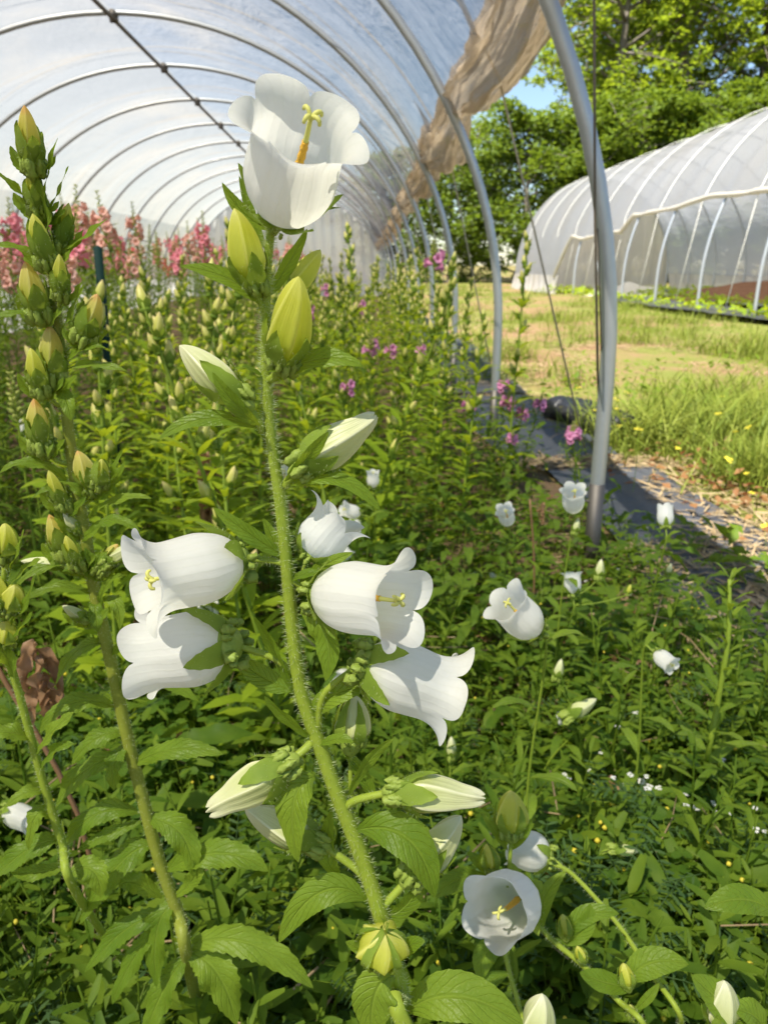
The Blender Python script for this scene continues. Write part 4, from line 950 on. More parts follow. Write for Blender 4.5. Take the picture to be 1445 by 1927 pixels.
B7.bud((1355, 1940), (1362, 1845), 0, -.004, .27, 'bud_cream', .4, frm=(1360, 1975))
for a, b, c, w in [((1420, 1940), (1360, 1890), (1300, 1835), 60), ((1440, 1940), (1420, 1900), (1380, 1900), 50), ((1460, 1720), (1400, 1670), (1325, 1710), 50)]: B7.leaf(a, b, c, w * 1.1, 0, -.004, -.006)
# ================================================================== more white bellflowers, each on its own stem
def mini(px, py, size, bx, by, dm, foot, label, flare=.8, buds=(), nleaf=7, seed=1, lobe=.15, sepal=.36, body=1.0, name='bellflower_plant', pist=True, flower=True, point=.2):
    """white bell whose mouth is at (px, py), foot of the corolla at (bx, by); size = width in photo pixels"""
    d = 1428 * .040 / size; r = np.random.default_rng(seed)
    b = P(bx, by, d); e = P(px, py, d + dm)
    foot = np.asarray(foot, float) if len(foot) == 3 else V3(b[0] + foot[0], b[1] + foot[1], 0)
    root = empty(name, foot, label, 'bellflower', 'white bellflowers scattered over the bed' )
    ax = e - b; L = np.linalg.norm(ax) * 1.06; hd = nrm(ax)
    st = spline([b - hd * .004, b - hd * .018 + V3(0, 0, -.012), foot * .35 + b * .65 + V3(0, .01, -.02), foot * .7 + b * .3, foot], 26)
    m = MB(); tube(m, st, [.0011, .0016, .0021], 7, 0, ribs=.05); m.build('stem', [M['stem_bg']], root)
    if flower:
        m = MB(); bell(m, b, ax, L, L * .37 * body, r.random() * 6, flare * .7, seed, 60, 24, lobe=lobe, point=point); f = m.build('flower', M['petal'], root)
        m = MB(); calyx(m, b, ax, bell_prof(L, L * .37 * body), L * sepal, L * .12, r.random(), seed, nl=6, nw=3, kz=-.1, kel=1.25); m.build('calyx', [CM, KM], f)
        if pist: m = MB(); pistil(m, b + hd * L * .12, ax, L * .82, seed, thick=L * .045); m.build('pistil', [M['pollen'], M['stigma']], f)
    for k in range(nleaf):
        i = int(4 + 20 * (k + .5) / nleaf); a = k * 2.4 + r.random(); l = .03 + .045 * i / 26; q = st[i]
        o = V3(math.cos(a), math.sin(a), .35); m = MB(); leaf(m, q, q + o * l * .6 + V3(0, 0, .01), q + o * l + V3(0, 0, -.012), l * .27, (0, 0, 1), nl=16, nw=5, seed=k + seed, serr=.1, nser=8); m.build('leaf', LM, root)
    for (x0, y0, x1, y1) in buds:
        bb, ee = P(x0, y0, d - .005), P(x1, y1, d - .008); bl = np.linalg.norm(ee - bb)
        m = MB(); bud(m, bb, ee - bb, bl, bl * .2, 0, seed, 24, 14); o = m.build('bud', M['bud_cream'] if bl > .02 else M['bud_green'], root)
        m = MB(); calyx(m, bb, ee - bb, bud_prof(bl, bl * .2), bl * .5, bl * .17, 0, seed, nl=6, nw=3); m.build('calyx', [CM, KM], o)
        q = st[np.argmin(np.linalg.norm(st - (bb - nrm(ee - bb) * .02), axis=1))]; m = MB(); tube(m, spline([q, (q + bb) / 2 - nrm(ee - bb) * .004, bb], 6), .0009, 6); m.build('pedicel', M['stem_bg'], o)
    return root

mini(955, 1135, 84, 1008, 1190, -.020, (.03, .06), 'white bellflower tilted up to the left behind the nodding bell of the middle plant', .9, seed=41, nleaf=6)
mini(1078, 925, 46, 1078, 962, -.030, (.0, .05), 'white bellflower facing us just left of the foot of the nearest steel hoop', .9, ((1080, 1005, 1088, 975),), seed=42)
mini(950, 962, 40, 956, 985, -.030, (.02, .10), 'small white bellflower facing us to the left of the reddish dried stalk', .95, seed=43)
mini(1076, 1080, 44, 1078, 1120, .004, (-.01, .08), 'white bellflower standing upright with flared rim in front of the hoop foot', 1.2, ((1125, 1090, 1131, 1052), (1180, 1120, 1186, 1100)), seed=44)
mini(1262, 1252, 62, 1232, 1228, -.020, (.02, .06), 'white bellflower nodding to the right above the clover', .7, seed=45)
mini(1250, 955, 42, 1252, 992, .010, (.01, .05), 'white bellflower standing upright at the sunny rim of the bed', .25, ((1255, 1085, 1262, 1060),), seed=46, lobe=.15, pist=False)
mini(702, 890, 36, 702, 918, -.012, (.02, .15), 'small white bellflower to the right of the middle stem in the shade of the bed', .6, seed=47)
mini(533, 888, 34, 536, 908, -.035, (.02, .12), 'small white bellflower half behind the middle stem', .8, seed=48)
mini(648, 958, 44, 678, 968, -.014, (.02, .10), 'white bellflower turned left behind the half open flower', 1.1, seed=49)
mini(668, 1003, 40, 666, 972, .004, (.03, .12), 'white bellflower hanging down behind the half open flower', .8, seed=50)
mini(652, 1046, 40, 630, 1020, -.008, (.0, .10), 'white bellflower peeping out under the half open flower', .9, seed=51)
mini(930, 1087, 30, 920, 1078, -.005, (.0, .10), 'tiny white bellflower in the clover left of the hoop foot', .6, ((905, 1085, 880, 1078), (918, 1140, 905, 1128)), seed=52)
mini(1318, 1520, 50, 1325, 1478, -.005, (.05, .05), 'white bellflower hanging upside down on a leafy stem at the right edge', 1.0, seed=53)
mini(628, 1290, 46, 660, 1262, .0, (.0, .05), 'white bellflower tucked behind the middle stem above a cream bud', .3, seed=54, pist=False, lobe=.1)
mini(60, 1545, 60, 8, 1525, -.004, (-.02, .06), 'white bellflower lying low at the left edge', .6, seed=55)
mini(715, 1720, 62, 765, 1745, -.010, (.02, .05), 'white bellflower lying behind the foot of the middle stem', 1.2, seed=56, lobe=.35)
mini(55, 820, 36, 45, 785, -.006, (-.02, .05), 'small white bellflower behind the orange budded stalk', .8, seed=57)
mini(905, 945, 22, 903, 952, -.010, (.0, .10), 'pale pinkish white bellflower bud opening among the green stems', .3, seed=58, lobe=.1, pist=False)
mini(80, 1905, 60, 70, 1935, -.010, (-.02, .03), 'white bellflower fallen low in the bottom left corner', .7, seed=61)
mini(1105, 1915, 45, 1110, 1945, -.004, (.0, .03), 'small white bellflower cut by the bottom edge between two leaning stems', .5, seed=62)
mini(45, 1700, 40, 60, 1712, -.010, (-.02, .04), 'small white bellflower lying among yellow trefoil at the lower left', .6, seed=63)
mini(1055, 1352, 52, 1085, 1345, .01, (-.05, .05), 'bellflower with a cream bud held over a half hidden white bell', .4, ((1062, 1352, 1122, 1315), (1046, 1280, 1056, 1240)), seed=59, pist=False)
mini(847, 1395, 60, 847, 1425, 0, (.01, .06), 'single cream bud standing on a thin stem beside the nodding bell', .4, ((848, 1428, 849, 1386),), seed=60, flower=False)
mini(1190, 1600, 70, 1160, 1600, 0, (.03, .05), 'pale green bud lying sideways over the vetch', .4, ((1148, 1598, 1203, 1601),), seed=64, flower=False, nleaf=3)

# young spike without flowers at the right
root = empty('bellflower_plant', G(1325, 1470), 'young bellflower spike with only small green tips near the right edge', 'bellflower')
st = spline([P(1372, 1090, .92), P(1370, 1200, .92), P(1350, 1320, .94), P(1330, 1430, .98), G(1325, 1470)], 30)
m = MB(); tube(m, st, [.0022, .0034, .004], 9, ribs=.06); m.build('stem', M['stem_bg'], root)
for k in range(34):
    i = int(28 * (k / 34) ** 1.1); a = k * 2.4; l = .018 + .05 * k / 34; q = st[i]; o = V3(math.cos(a), math.sin(a), .9 - .7 * k / 34)
    m = MB(); leaf(m, q, q + o * l * .6 + V3(0, 0, .006), q + o * l, l * .27, (0, 0, 1), nl=14, nw=5, seed=k); m.build('leaf', LM, root)

# ================================================================== bed plants: built once, copied
def simple_leaf(mb, q, o, l, w, mat, droop=.25, nl=5):
    leaf(mb, q, q + o * l * .55 + V3(0, 0, .12 * l), q + o * l + V3(0, 0, -droop * l), w, (0, 0, 1), mat, nl=nl, nw=3, serr=0, wave=.12, seed=int(l * 1e5) % 97)
def lobud(mb, b, ax, L, mb_mat, mc_mat, seed, nth=10, nz=8, scale=.165):
    bud(mb, b, ax, L, L * scale, seed, seed, nth, nz, mb_mat); calyx(mb, b, ax, bud_prof(L, L * scale), L * .55, L * .17, seed, seed, knob=0, matS=mc_mat, nl=4, nw=3)
    bb = b - nrm(ax) * L * .05; tube(mb, [bb, bb + nrm(ax) * L * .12, bb + nrm(ax) * L * .2], [L * .05, L * .20, L * .17], 8, mc_mat)
def bed_bell(h, seed, nbud, parts=True):
    r = np.random.default_rng(seed); lean = r.normal(size=2) * .035
    st = spline([[0, 0, -.02], [lean[0] * .3, lean[1] * .3, h * .4], [lean[0] * 1.0, lean[1] * .9, h * .8], [lean[0] * 1.3, lean[1] * 1.2, h]], 24)
    S_, F_, Bs = MB(), MB(), []
    tube(S_, st, [.0042, .0036, .0026, .0014], 6, 0)
    for k in range(60):
        f = (k / 60) ** 1.1 * (.72 if k % 6 else 1); q = st[int(f * 21)]; a = k * 2.4 + r.random() * .6; l = (.11 - .075 * f) * (.7 + .6 * r.random())
        simple_leaf(F_, q, V3(math.cos(a), math.sin(a), .35 + .5 * f), l, l * .24, 0)
    for k in range(nbud):
        f = .40 + .60 * (k + .5) / nbud; q = st[min(23, int(f * 23))]; a = k * 2.4 + r.random()
        o = nrm(V3(math.cos(a) * (.62 - .35 * f), math.sin(a) * (.62 - .35 * f), .9)); L = (.050 - .020 * f) * (.8 + .5 * r.random())
        b = q + o * (.006 + .016 * (1 - f)); m = MB(); tube(m, [q, (q + b) / 2, b], .0012, 5, 1); lobud(m, b, o, L, 0, 1, k + seed)
        Bs.append(m)
        simple_leaf(F_, q, nrm(V3(math.cos(a), math.sin(a), .6)), .028, .008, 0)
    lab = 'bellflower stalk full of pale yellow buds in the crowded bed'
    if parts:
        root = empty('bellflower_plant', (0, 0, 0), lab, 'bellflower', 'budded bellflowers of the crowded bed')
        S_.build('stem', M['stem_bg'], root); F_.build('foliage', M['leaf_bg'], root)
        for m in Bs: m.build('bud', [M['bud_bed'], M['calyx']], root)
        return root
    m = MB(); m.merge(S_, mat=0); m.merge(F_, mat=1)
    for q in Bs:
        for f_, mm in zip(q.F, q.M): mm += 2
        m.merge(q)
    o = m.build('bellflower_plant', [M['stem_bg'], M['leaf_bg'], M['bud_bed'], M['calyx']])
    return tag(o, lab, 'bellflower', 'budded bellflowers of the crowded bed')

def snap_flower(mb, b, o, s, mat, seed):
    """two-lipped snapdragon flower: short bag, two upper and three lower rounded lobes"""
    F = frame(o, seed); n1, n2 = 5, 8
    th = np.linspace(0, 2 * np.pi, n2, endpoint=False); rows = []
    for z, rr in ((0, .10), (.25, .22), (.5, .26), (.7, .24)): rows.append(np.stack([rr * np.cos(th), rr * np.sin(th) * .9, z + 0 * th], 1))
    mb.add(np.concatenate(rows) * s @ F.T + b, grid_faces(4, n2, True), None, mat)
    for k in range(5):
        a = k * 2 * np.pi / 5 + .3; u = np.linspace(0, 1, 4)[:, None]; v = np.linspace(-1, 1, 4)[None, :]
        w = .33 * np.sin(np.pi * (.22 + .62 * u)); rad = .15 + .42 * u + .06 * np.cos(v * 2); z = .66 + .25 * np.sin(u * 2.2) - .16 * u ** 2 * (k % 2) + .05 * np.cos(3 * v)
        x = rad * math.cos(a) - w * v * math.sin(a); y = rad * math.sin(a) + w * v * math.cos(a)
        mb.add(np.stack([x, y, z + 0 * v], -1).reshape(-1, 3) * s @ F.T + b, grid_faces(4, 4), None, mat)
def snapdragon(h, seed, petal, nfl, label, group, spike=.30, dense=70):
    r = np.random.default_rng(seed); lean = r.normal(size=2) * .05; root = empty('snapdragon', (0, 0, 0), label, 'snapdragon', group)
    st = spline([[0, 0, -.02], [lean[0] * .3, lean[1] * .3, h * .4], [lean[0], lean[1], h * .8], [lean[0] * 1.1, lean[1] * 1.2, h]], 30)
    S_, F_, B_ = MB(), MB(), MB(); tube(S_, st, [.0036, .003, .0022, .001], 5)
    for k in range(dense):
        f = k / dense * .80; q = st[int(f * 29)]; a = k * 2.4 + r.random(); l = .085 * (1.05 - .6 * f) * (.7 + .5 * r.random()); simple_leaf(F_, q, V3(math.cos(a), math.sin(a), .55), l, l * .19, 0, .12, 4)
    for k in range(dense // 4):                       # side shoots
        q = st[int((.1 + .55 * r.random()) * 29)]; a = r.random() * 6.28; o = V3(math.cos(a), math.sin(a), 1.2) * .07
        for j in range(5):
            qq = q + o * (j + 1) / 4; a2 = j * 2.4 + a; l = .05 * (.7 + .5 * r.random()); simple_leaf(F_, qq, V3(math.cos(a2), math.sin(a2), .6), l, l * .2, 0, .12, 4)
    z0 = 1 - spike / h
    for k in range(26):                               # buds of the spike
        f = z0 + (1 - z0) * (k + .5) / 26; q = st[min(29, int(f * 29.9))] * (1 - (f * 29.9) % 1) + st[min(29, int(f * 29.9) + 1)] * ((f * 29.9) % 1); a = k * 2.4
        o = nrm(V3(math.cos(a), math.sin(a), .7)); s = .013 - .008 * (f - z0) / (1 - z0)
        tube(B_, [q + o * s * .2, q + o * s * 1.1, q + o * s * 1.9], [s * .2, s * .45, s * .12], 6)
    fl = []
    for k in range(nfl):
        f = z0 - .02 + .66 * (1 - z0) * (k + .5) / nfl; q = st[min(29, int(f * 29))]; a = k * 2.2 + r.random(); o = nrm(V3(math.cos(a), math.sin(a), .25))
        m = MB(); snap_flower(m, q + o * .005, o, .036 * (.85 + .3 * r.random()), 0, seed + k); fl.append(m)
    S_.build('stem', M['stem_bg'], root); F_.build('foliage', M['snap_leaf'], root); B_.build('bud_spike', M['snap_bud'], root)
    if fl:
        m = MB()
        for q in fl: m.merge(q)
        m.build('blossom', M[petal], root)
    return root

r = np.random.default_rng(77)
def bed_spots(x0f, x1f, ya, yb, gap0, gap1):
    """jittered rows; the gap widens with distance"""
    out = []; y = ya
    while y < yb:
        g = gap0 + (gap1 - gap0) * (y - ya) / (yb - ya); x = x0f(y)
        while x < x1f(y):
            out.append((x + r.normal() * g * .28, y + r.normal() * g * .28)); x += g
        y += g
    return out
# bed of budded bellflowers
near = [bed_bell(h, s, n) for h, s, n in ((.74, 3, 10), (.82, 4, 12), (.68, 5, 9), (.60, 7, 8))]
far = [bed_bell(h, s, n, False) for h, s, n in ((.74, 11, 11), (.80, 12, 13), (.68, 13, 10), (.72, 14, 12))]
spots = bed_spots(lambda y: max(-.80 + .04 * max(0, y - 3), -.05 - .33 * y), lambda y: min(.50, -.14 + .40 * (y - 1.1)), 1.12, 9.5, .18, .34)
spots = [p for p in spots if p[0] > -1.25]
used = set(); nn = 0
for i, (x, y) in enumerate(sorted(spots, key=lambda p: p[1])):
    isn = nn < 64; pool = near if isn else far; t_ = pool[i % 4]; nn += 1
    rz, sc, tl = r.random() * 6.28, (.80 + .38 * r.random()) * (1.0 if y > 1.9 else 1.08), (r.normal() * .10, r.normal() * .10)
    if y < 2.1: sc = min(sc, (.72 + .08 * r.random()) / (.74, .82, .68, .60)[i % 4])
    lab = None
    if y < 2.3: lab, grp = 'bellflower stalk with pale buds in the front rows of the crowded bed', 'budded bellflowers at the front of the bed'
    elif y < 4.2: lab, grp = 'bellflower stalk with pale buds in the middle of the crowded bed', 'budded bellflowers in the middle of the bed'
    else: lab, grp = 'bellflower stalk with pale buds far back in the crowded bed', 'budded bellflowers at the back of the bed'
    if t_.name not in used:
        used.add(t_.name); t_.location = (x, y, 0); t_.rotation_euler = (*tl, rz); t_.scale = (sc,) * 3; t_['label'] = lab; t_['group'] = grp
    else: dup(t_, (x, y, 0), rz, sc, lab, grp, tl)
NB = len(spots)
# bed of snapdragons behind, on the left
GS = 'snapdragons of the left bed'
sl = {'snap_pink': 'pink snapdragon spike in the tall bed on the left', 'snap_salmon': 'salmon snapdragon spike in the tall bed on the left', 'snap_red': 'coral red snapdragon far back in the tall bed', None: 'green snapdragon stalk still in bud in the tall bed on the left'}
protos = [snapdragon(1.06, 1, 'snap_pink', 11, sl['snap_pink'], GS), snapdragon(1.00, 2, 'snap_salmon', 9, sl['snap_salmon'], GS), snapdragon(1.10, 3, 'snap_pink', 8, sl['snap_pink'], GS), snapdragon(.96, 4, None, 0, sl[None], GS),
          snapdragon(1.02, 6, 'snap_salmon', 11, sl['snap_salmon'], GS), snapdragon(1.0, 5, 'snap_red', 12, sl['snap_red'], GS)]
spots = bed_spots(lambda y: -3.6 if y > 4 else -.50 * y - .62, lambda y: max(-.92 + .04 * max(0, y - 3), -.36 * y - .14), 1.6, 12, .192, .53)
used = set()
for i, (x, y) in enumerate(sorted(spots, key=lambda p: p[1])):
    k = r.choice([0, 1, 2, 3, 4], p=[.24, .16, .22, .22, .16] if y > 2.5 else [.10, .06, .10, .68, .06]) if y < 8 else r.choice([0, 4, 5, 2], p=[.25, .2, .4, .15])
    t_ = protos[k]; rz, sc, tl = r.random() * 6.28, (.84 + .26 * r.random()) * (1 if y > 2.3 else 1.0), (r.normal() * .05, r.normal() * .05)
    if k not in used:
        used.add(k); t_.location = (x, y, 0); t_.rotation_euler = (*tl, rz); t_.scale = (sc,) * 3
    else: dup(t_, (x, y, 0), rz, sc, None, None, tl)
NS = len(spots)
# magenta snapdragons beside the hoops
GM = 'magenta snapdragons beside the hoops'
mp = snapdragon(.52, 21, 'snap_magenta', 9, 'magenta snapdragon clump by the foot of the second hoop', GM, .14, 40)
mp2 = snapdragon(.72, 22, 'snap_magenta', 4, 'slender magenta snapdragon among the budded bellflowers', 'lone magenta snapdragons in the bellflower bed', .16, 46)
fst = True
for (x, y_, dpt) in ((880, 790, 2.7), (925, 775, 2.75), (990, 780, 2.9), (940, 850, 2.6), (975, 750, 3.0), (955, 800, 2.75), (1110, 845, 2.35), (1095, 830, 2.5)):
    q = P(x, y_ - 40, dpt); s = max(.3, q[2] / .52)
    if fst: mp.location = (q[0], q[1], 0); mp.scale = (s,) * 3; fst = False
    else: dup(mp, (q[0], q[1], 0), r.random() * 6, s)
fst = True
for (x, y_, dpt) in ((853, 455, 3.4), (694, 620, 2.6), (710, 555, 3.6), (760, 640, 2.9), (600, 560, 3.4), (690, 705, 2.3), (630, 525, 4.5), (820, 640, 3.2)):
    q = P(x, y_, dpt); s = q[2] / .72
    if fst: mp2.location = (q[0], q[1], 0); mp2.scale = (s,) * 3; fst = False
    else: dup(mp2, (q[0], q[1], 0), r.random() * 6, s)
# the pale snapdragon at the far left edge, nearer
q = P(14, 700, 1.5); sp = snapdragon(.62, 33, None, 0, 'pale cream snapdragon stalk in bud at the left edge beside the orange budded bellflower', None, .2, 40); sp.location = (q[0], q[1], 0); sp.scale = (q[2] / .62,) * 3

# ================================================================== green cover of the bed floor
r = np.random.default_rng(5)
def canopy(x, y): return .04 + .17 * vnoise(x * 3.1, y * 3.1, 51) * (.6 + .6 * vnoise(x * 9, y * 9, 52)) * np.clip(1.15 - np.abs(x - .1) * .35, .3, 1) * np.clip(1.25 - (x - .25) * 1.1 * (y > 1.4), .35, 1) * np.clip(np.hypot(x - .56, (y - 1.75) * .8) / .42, .22, 1)
def cover_points(n, y0=.36, y1=3.4, power=1.7):
    y = (y0 ** (1 - power) + r.random(n) * (y1 ** (1 - power) - y0 ** (1 - power))) ** (1 / (1 - power))
    x = (-.62 + r.random(n) * 1.36) * (.35 + y * .95) + .05
    ok = (x < np.where(y > 1.35, .72, .95) + .10 * np.sin(y * 4) + .10 * r.normal(size=n)) & (x > -1.6); return x[ok], y[ok]
def leaflet(l, w, n=4, heart=0.0, fold=.25):
    m = MB(); t = np.linspace(0, 1, n)[:, None]; x = np.linspace(-1, 1, 3)[None, :]
    pr = np.sin(np.pi * np.clip(.05 + .82 * t ** .8, 0, 1)) ** .8
    X = w * .5 * pr * x; Y = l * t + heart * -l * .1 * (1 - np.abs(x)) * t ** 4 + 0 * x; Z = fold * np.abs(X) - .12 * l * t * t
    m.add(np.stack([X, Y, Z], -1).reshape(-1, 3), grid_faces(n, 3), np.stack([.5 + .5 * x + 0 * t, t + 0 * x], -1).reshape(-1, 2)); return m
def rotz(a): return np.array([[math.cos(a), -math.sin(a), 0], [math.sin(a), math.cos(a), 0], [0, 0, 1]])
def trifol(l, w, heart=.5):
    m = MB()
    for a in (0, 2.09, 4.19): m.merge(leaflet(l, w, heart=heart), rotz(a))
    return m
def stalks(mb, x, y, z, rad, mat=0):
    n = len(x); a = r.normal(size=(n, 2)) * .02; b = np.stack([x + a[:, 0], y + a[:, 1], 0 * z], 1); t = np.stack([x, y, z], 1)
    s = np.stack([np.cos(a[:, 0] * 500), np.sin(a[:, 0] * 500), 0 * x], 1) * rad; mid = (b + t) / 2 + V3(0, 0, 0) + np.stack([a[:, 1], -a[:, 0], 0 * x], 1) * .4
    Vv = np.stack([b - s, b + s, mid + s, mid - s, t + s * .7, t - s * .7], 1).reshape(-1, 3)
    i = np.arange(n)[:, None] * 6; mb.add(Vv, np.concatenate([i + [[0, 1, 2, 3]], i + [[3, 2, 4, 5]]]), None, mat)
def cover(name, tm, mat, label, cat, n, smin, smax, tilt, zlo=.35, patch=None, pseed=0, y0=.36, y1=3.4, stem=True, zk=1.0, power=1.7, smat='stem_bg'):
    x, y = cover_points(n, y0, y1, power)
    if patch is not None: k = vnoise(x * 4.2, y * 4.2, pseed) > patch; x, y = x[k], y[k]
    z = canopy(x, y) * (zlo + (1.05 - zlo) * r.random(len(x)) ** .7) * zk
    m = MB(); scatter(m, tm, np.stack([x, y, z], 1), rand_rots(r, len(x), tilt), smin + (smax - smin) * r.random(len(x)) ** 1.3)
    for mm in m.M: mm[:] = 0
    if stem: stalks(m, x, y, z, .0006, 1)
    return stuff(name, m, [M[mat], M[smat]], label, cat)
cover('clover', trifol(1, .85), 'clover', 'low dark green clover with three leaflets covering the bed floor', 'clover', 9500, .009, .024, .38, patch=.36, pseed=1)
cover('trefoil', trifol(1, .62, .2), 'weed', 'fine bright green trefoil growing through the clover', 'trefoil', 9500, .006, .013, .5, patch=.35, pseed=2)
cover('weeds', leaflet(1, .30, 6), 'weed', 'mixed bright weeds with narrow leaves in the bed floor', 'weeds', 16000, .014, .045, .75, patch=.22, pseed=3)
cover('weeds', leaflet(1, .42, 6), 'weed', 'broader mid green weeds in the bed floor', 'weeds', 8000, .013, .038, .7, patch=.3, pseed=4)
cover('ground_ivy', leaflet(1, .55, 5), 'clover', 'dark leafy undergrowth beneath the weeds', 'undergrowth', 10000, .016, .04, .5, zlo=.1, zk=.6, stem=False)
# vetch: feathery leaves on thin stems
vt = MB()
for k in range(7):
    for sgn in (-1, 1): vt.merge(leaflet(.16, .045, 3, 0, .1), rotz(sgn * 1.15), V3(0, .12 + k * .13, 0))
tube(vt, [[0, 0, 0], [0, .5, .03], [0, 1, -.04]], .007, 4)
cover('vetch', vt, 'vetch', 'feathery blue green vetch leaves trailing over the weeds', 'vetch', 800, .05, .09, .5, zlo=.7, zk=1.15, stem=False, power=2.2)
# lobed bright leaves
lo = MB()
for a in (-1.3, -.65, 0, .65, 1.3):
    for b, l in ((-.4, .7), (0, 1), (.4, .7)): lo.merge(leaflet(l * (.62 if abs(a) > 1 else .75), .26, 4), rotz(a + b * .7), V3(-math.sin(a) * .22, math.cos(a) * .22, 0))
cover('buttercup_leaves', lo, 'weed', 'bright green deeply cut leaves beside the white bells', 'weeds', 420, .03, .055, .45, zlo=.7, y0=.8, y1=2.6, power=1.2)
# lush leaves of the bellflower rosettes
rl = MB(); leaf(rl, V3(0, 0, 0), V3(0, .5, .25), V3(0, 1, -.12), .27, (0, 0, 1), nl=18, nw=5, serr=.12, nser=8, wave=.12, seed=3)
cover('rosette_leaves', rl, 'weed', 'long toothed leaves of bellflower rosettes near the ground', 'leaves', 620, .06, .12, .5, zlo=.2, stem=False)
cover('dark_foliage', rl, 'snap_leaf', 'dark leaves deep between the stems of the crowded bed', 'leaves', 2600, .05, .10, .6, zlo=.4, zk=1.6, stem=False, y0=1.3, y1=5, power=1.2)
# thin dry stems, straws and grass
gb = blade_tmpl(.6, .014)
cover('thin_grass', gb, 'weed', 'thin grass blades in the bed floor', 'grass', 1300, .10, .22, .45, zlo=0, zk=.2, stem=False)
sm2 = MB(); tube(sm2, [[-.5, 0, 0], [0, .04, .03], [.5, 0, 0]], .007, 4)
cover('dry_stems', sm2, 'straw', 'dry straws lying through the weeds', 'straw', 420, .06, .20, .35, zlo=.3, stem=False)
cover('dead_leaves', leaflet(1, .5, 4, 0, .9), 'dead', 'brown withered leaves on the soil of the bed', 'leaves', 700, .02, .05, .8, zlo=.05, zk=.8, stem=False)
ws = MB(); tube(ws, spline([[0, 0, 0], [.03, .01, .5], [.0, .04, 1]], 8), [.009, .004], 4)
for k in range(15):
    f = .12 + .86 * k / 15; a_ = k * 2.4; l_ = .26 - .17 * f; Mx = np.array([[1, 0, 0], [0, math.cos(.6), -math.sin(.6)], [0, math.sin(.6), math.cos(.6)]])
    ws.merge(leaflet(l_, l_ * .26, 4), rotz(a_) @ Mx, V3(.03 * f * (1 - f) * 4, .03 * f, f))
cover('weed_stalks', ws, 'weed', 'thin upright weed stems with small narrow leaves standing over the clover', 'weeds', 430, .14, .30, .22, zlo=0, zk=.1, stem=False, y0=.45, y1=3.2)
# little flowers
yb = MB(); n1, n2 = 5, 7; a = np.linspace(0, np.pi, n1)[:, None]; b = np.linspace(0, 2 * np.pi, n2, endpoint=False)[None, :]
lump = 1 + .2 * np.sin(4 * b + 6 * a); yb.add(np.stack([np.sin(a) * np.cos(b) * lump, np.sin(a) * np.sin(b) * lump, np.cos(a) + 0 * b], -1).reshape(-1, 3), grid_faces(n1, n2, True))
cover('trefoil_flowers', yb, 'yellow', 'tiny round yellow trefoil flowers dotted over the weeds', 'flowers', 420, .0018, .0034, .4, zlo=.95, zk=1.05)
wf = MB()
for k in range(6):
    a_ = k * 2.4; q = V3(math.cos(a_), math.sin(a_), .25 * math.sin(k)) * .75
    for j in range(4): wf.merge(leaflet(.55, .5, 3), rotz(j * 1.57 + k), q)
x, y = cover_points(900); k = (x > .12 * y + .1) & (vnoise(x * 5, y * 5, 9) > .45); x, y = x[k][:170], y[k][:170]; z = canopy(x, y) * 1.15 + .02
m = MB(); scatter(m, wf, np.stack([x, y, z], 1), rand_rots(r, len(x), .3), .0026 + .002 * r.random(len(x)))
for mm in m.M: mm[:] = 0
stalks(m, x, y, z, .0005, 1); stuff('cress_flowers', m, [M['white_small'], M['stem_bg']], 'tiny white cress flowers in clusters on thin stems at the lower right', 'flowers')
x = .95 + r.random(38) * .8; y = 1.5 + r.random(38) * 2.2; z = .08 + .18 * r.random(38); m = MB(); scatter(m, wf, np.stack([x, y, z], 1), rand_rots(r, 38, .3), .007 + .006 * r.random(38))
for mm in m.M: mm[:] = 0
stalks(m, x, y, z, .001, 1); stuff('yellow_wildflowers', m, [M['yellow'], M['stem_bg']], 'small yellow wildflowers at the sunny rim of the bed', 'flowers')

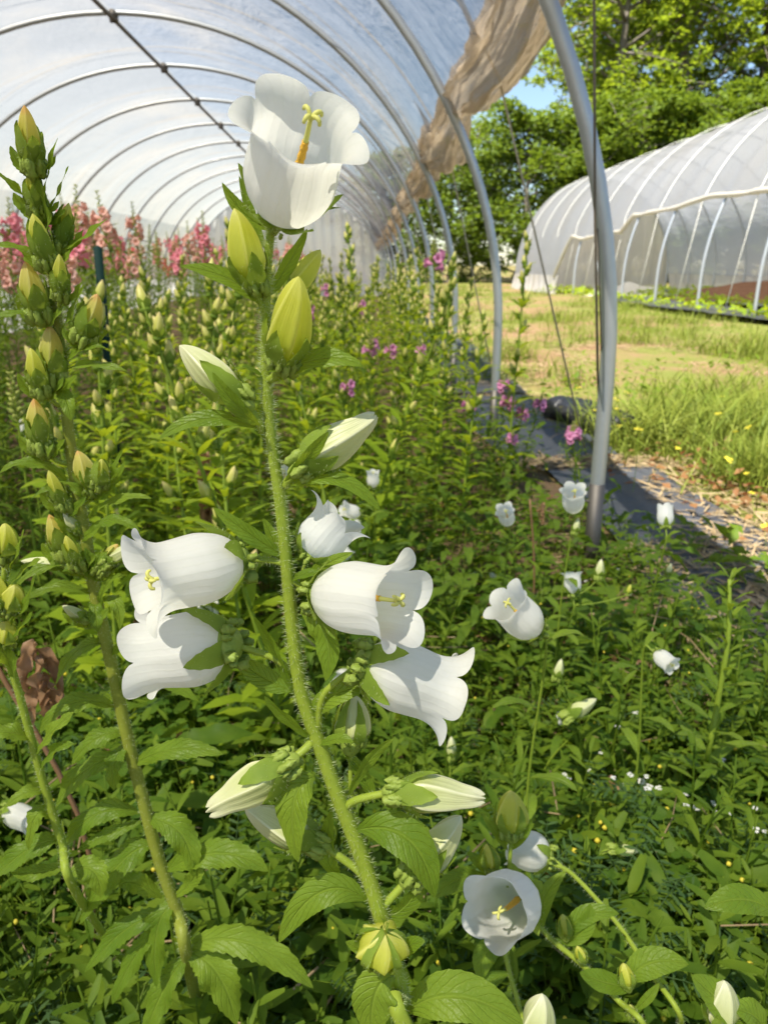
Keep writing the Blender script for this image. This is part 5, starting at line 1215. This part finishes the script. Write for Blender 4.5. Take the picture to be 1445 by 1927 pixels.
# ================================================================== odds and ends in the bed
def withered(p, h, w, label, seed, n=14):
    rr = np.random.default_rng(seed); root = empty('withered_plant', (p[0], p[1], 0), label, 'withered plant')
    m = MB(); tube(m, spline([[p[0], p[1], 0], [p[0] + rr.normal() * .01, p[1], h * .5], [p[0] + rr.normal() * .02, p[1], h]], 10), .0025, 6); m.build('stem', M['dead'], root)
    m = MB()
    for k in range(n):
        q = V3(p[0], p[1], h - .07 * rr.random() ** 1.5 * w / .02); a = rr.random() * 6.28; o = V3(math.cos(a), math.sin(a), 0) * w
        leaf(m, q, q + o * .8 + V3(0, 0, -.01), q + o * (.5 + .4 * rr.random()) + V3(0, 0, -w * (1.2 + 1.6 * rr.random())), w * .6, (math.cos(a + 1.5), math.sin(a + 1.5), .4), nl=12, nw=5, serr=.1, wave=.5, fold=.8, seed=k)
    m.build('foliage', M['dead'], root)
q = P(62, 1190, .72); withered(q, q[2], .022, 'withered brown plant hanging limp beside the stalk at the left edge', 3)
q = P(395, 850, 1.5); withered(q, q[2], .03, 'withered brown plant standing among the budded stalks', 4, 18)
q = P(1018, 940, 1.75); withered(q, q[2], .012, 'thin reddish brown dried stalk left of the hoop foot', 5, 8)
p0, p1 = P(184, 462, 2.2), P(200, 640, 2.3); m = MB(); d_ = p1 - p0; foot = p0 + d_ * (p0[2] / -d_[2])
tube(m, [p0, p0 + (p1 - p0) * .02, (p0 + foot) / 2, foot], [.002, .013, .013, .013], 6); tag(m.build('stake', M['stake'], loc=foot), 'dark green garden stake leaning among the snapdragon stems', 'stake')
q = P(392, 1146, 1.45); m = MB(); U_ = V3(0, .25, 1); U_ /= np.linalg.norm(U_); w_ = V3(1, .1, 0) * .019
sh = [q + U_ * .03 - w_, q + U_ * .03 + w_, q - U_ * .08 + w_, V3(q[0], q[1] - .06, 0) + w_ * .1, V3(q[0], q[1] - .06, 0) - w_ * .1, q - U_ * .08 - w_]
nn_ = V3(0, -.001, 0); m.add(np.array(sh + [s_ + nn_ for s_ in sh]), [np.array([[0, 1, 2, 3, 4, 5]]), np.array([[11, 10, 9, 8, 7, 6]]), np.array([[i, (i + 1) % 6, (i + 1) % 6 + 6, i + 6] for i in range(6)])])
tag(m.build('plant_tag', M['tagw'], smooth=False, loc=V3(q[0], q[1] - .06, 0)), 'white plastic plant tag stuck in the bed behind the left-pointing bells', 'plant tag')
print('beds', NB, NS)
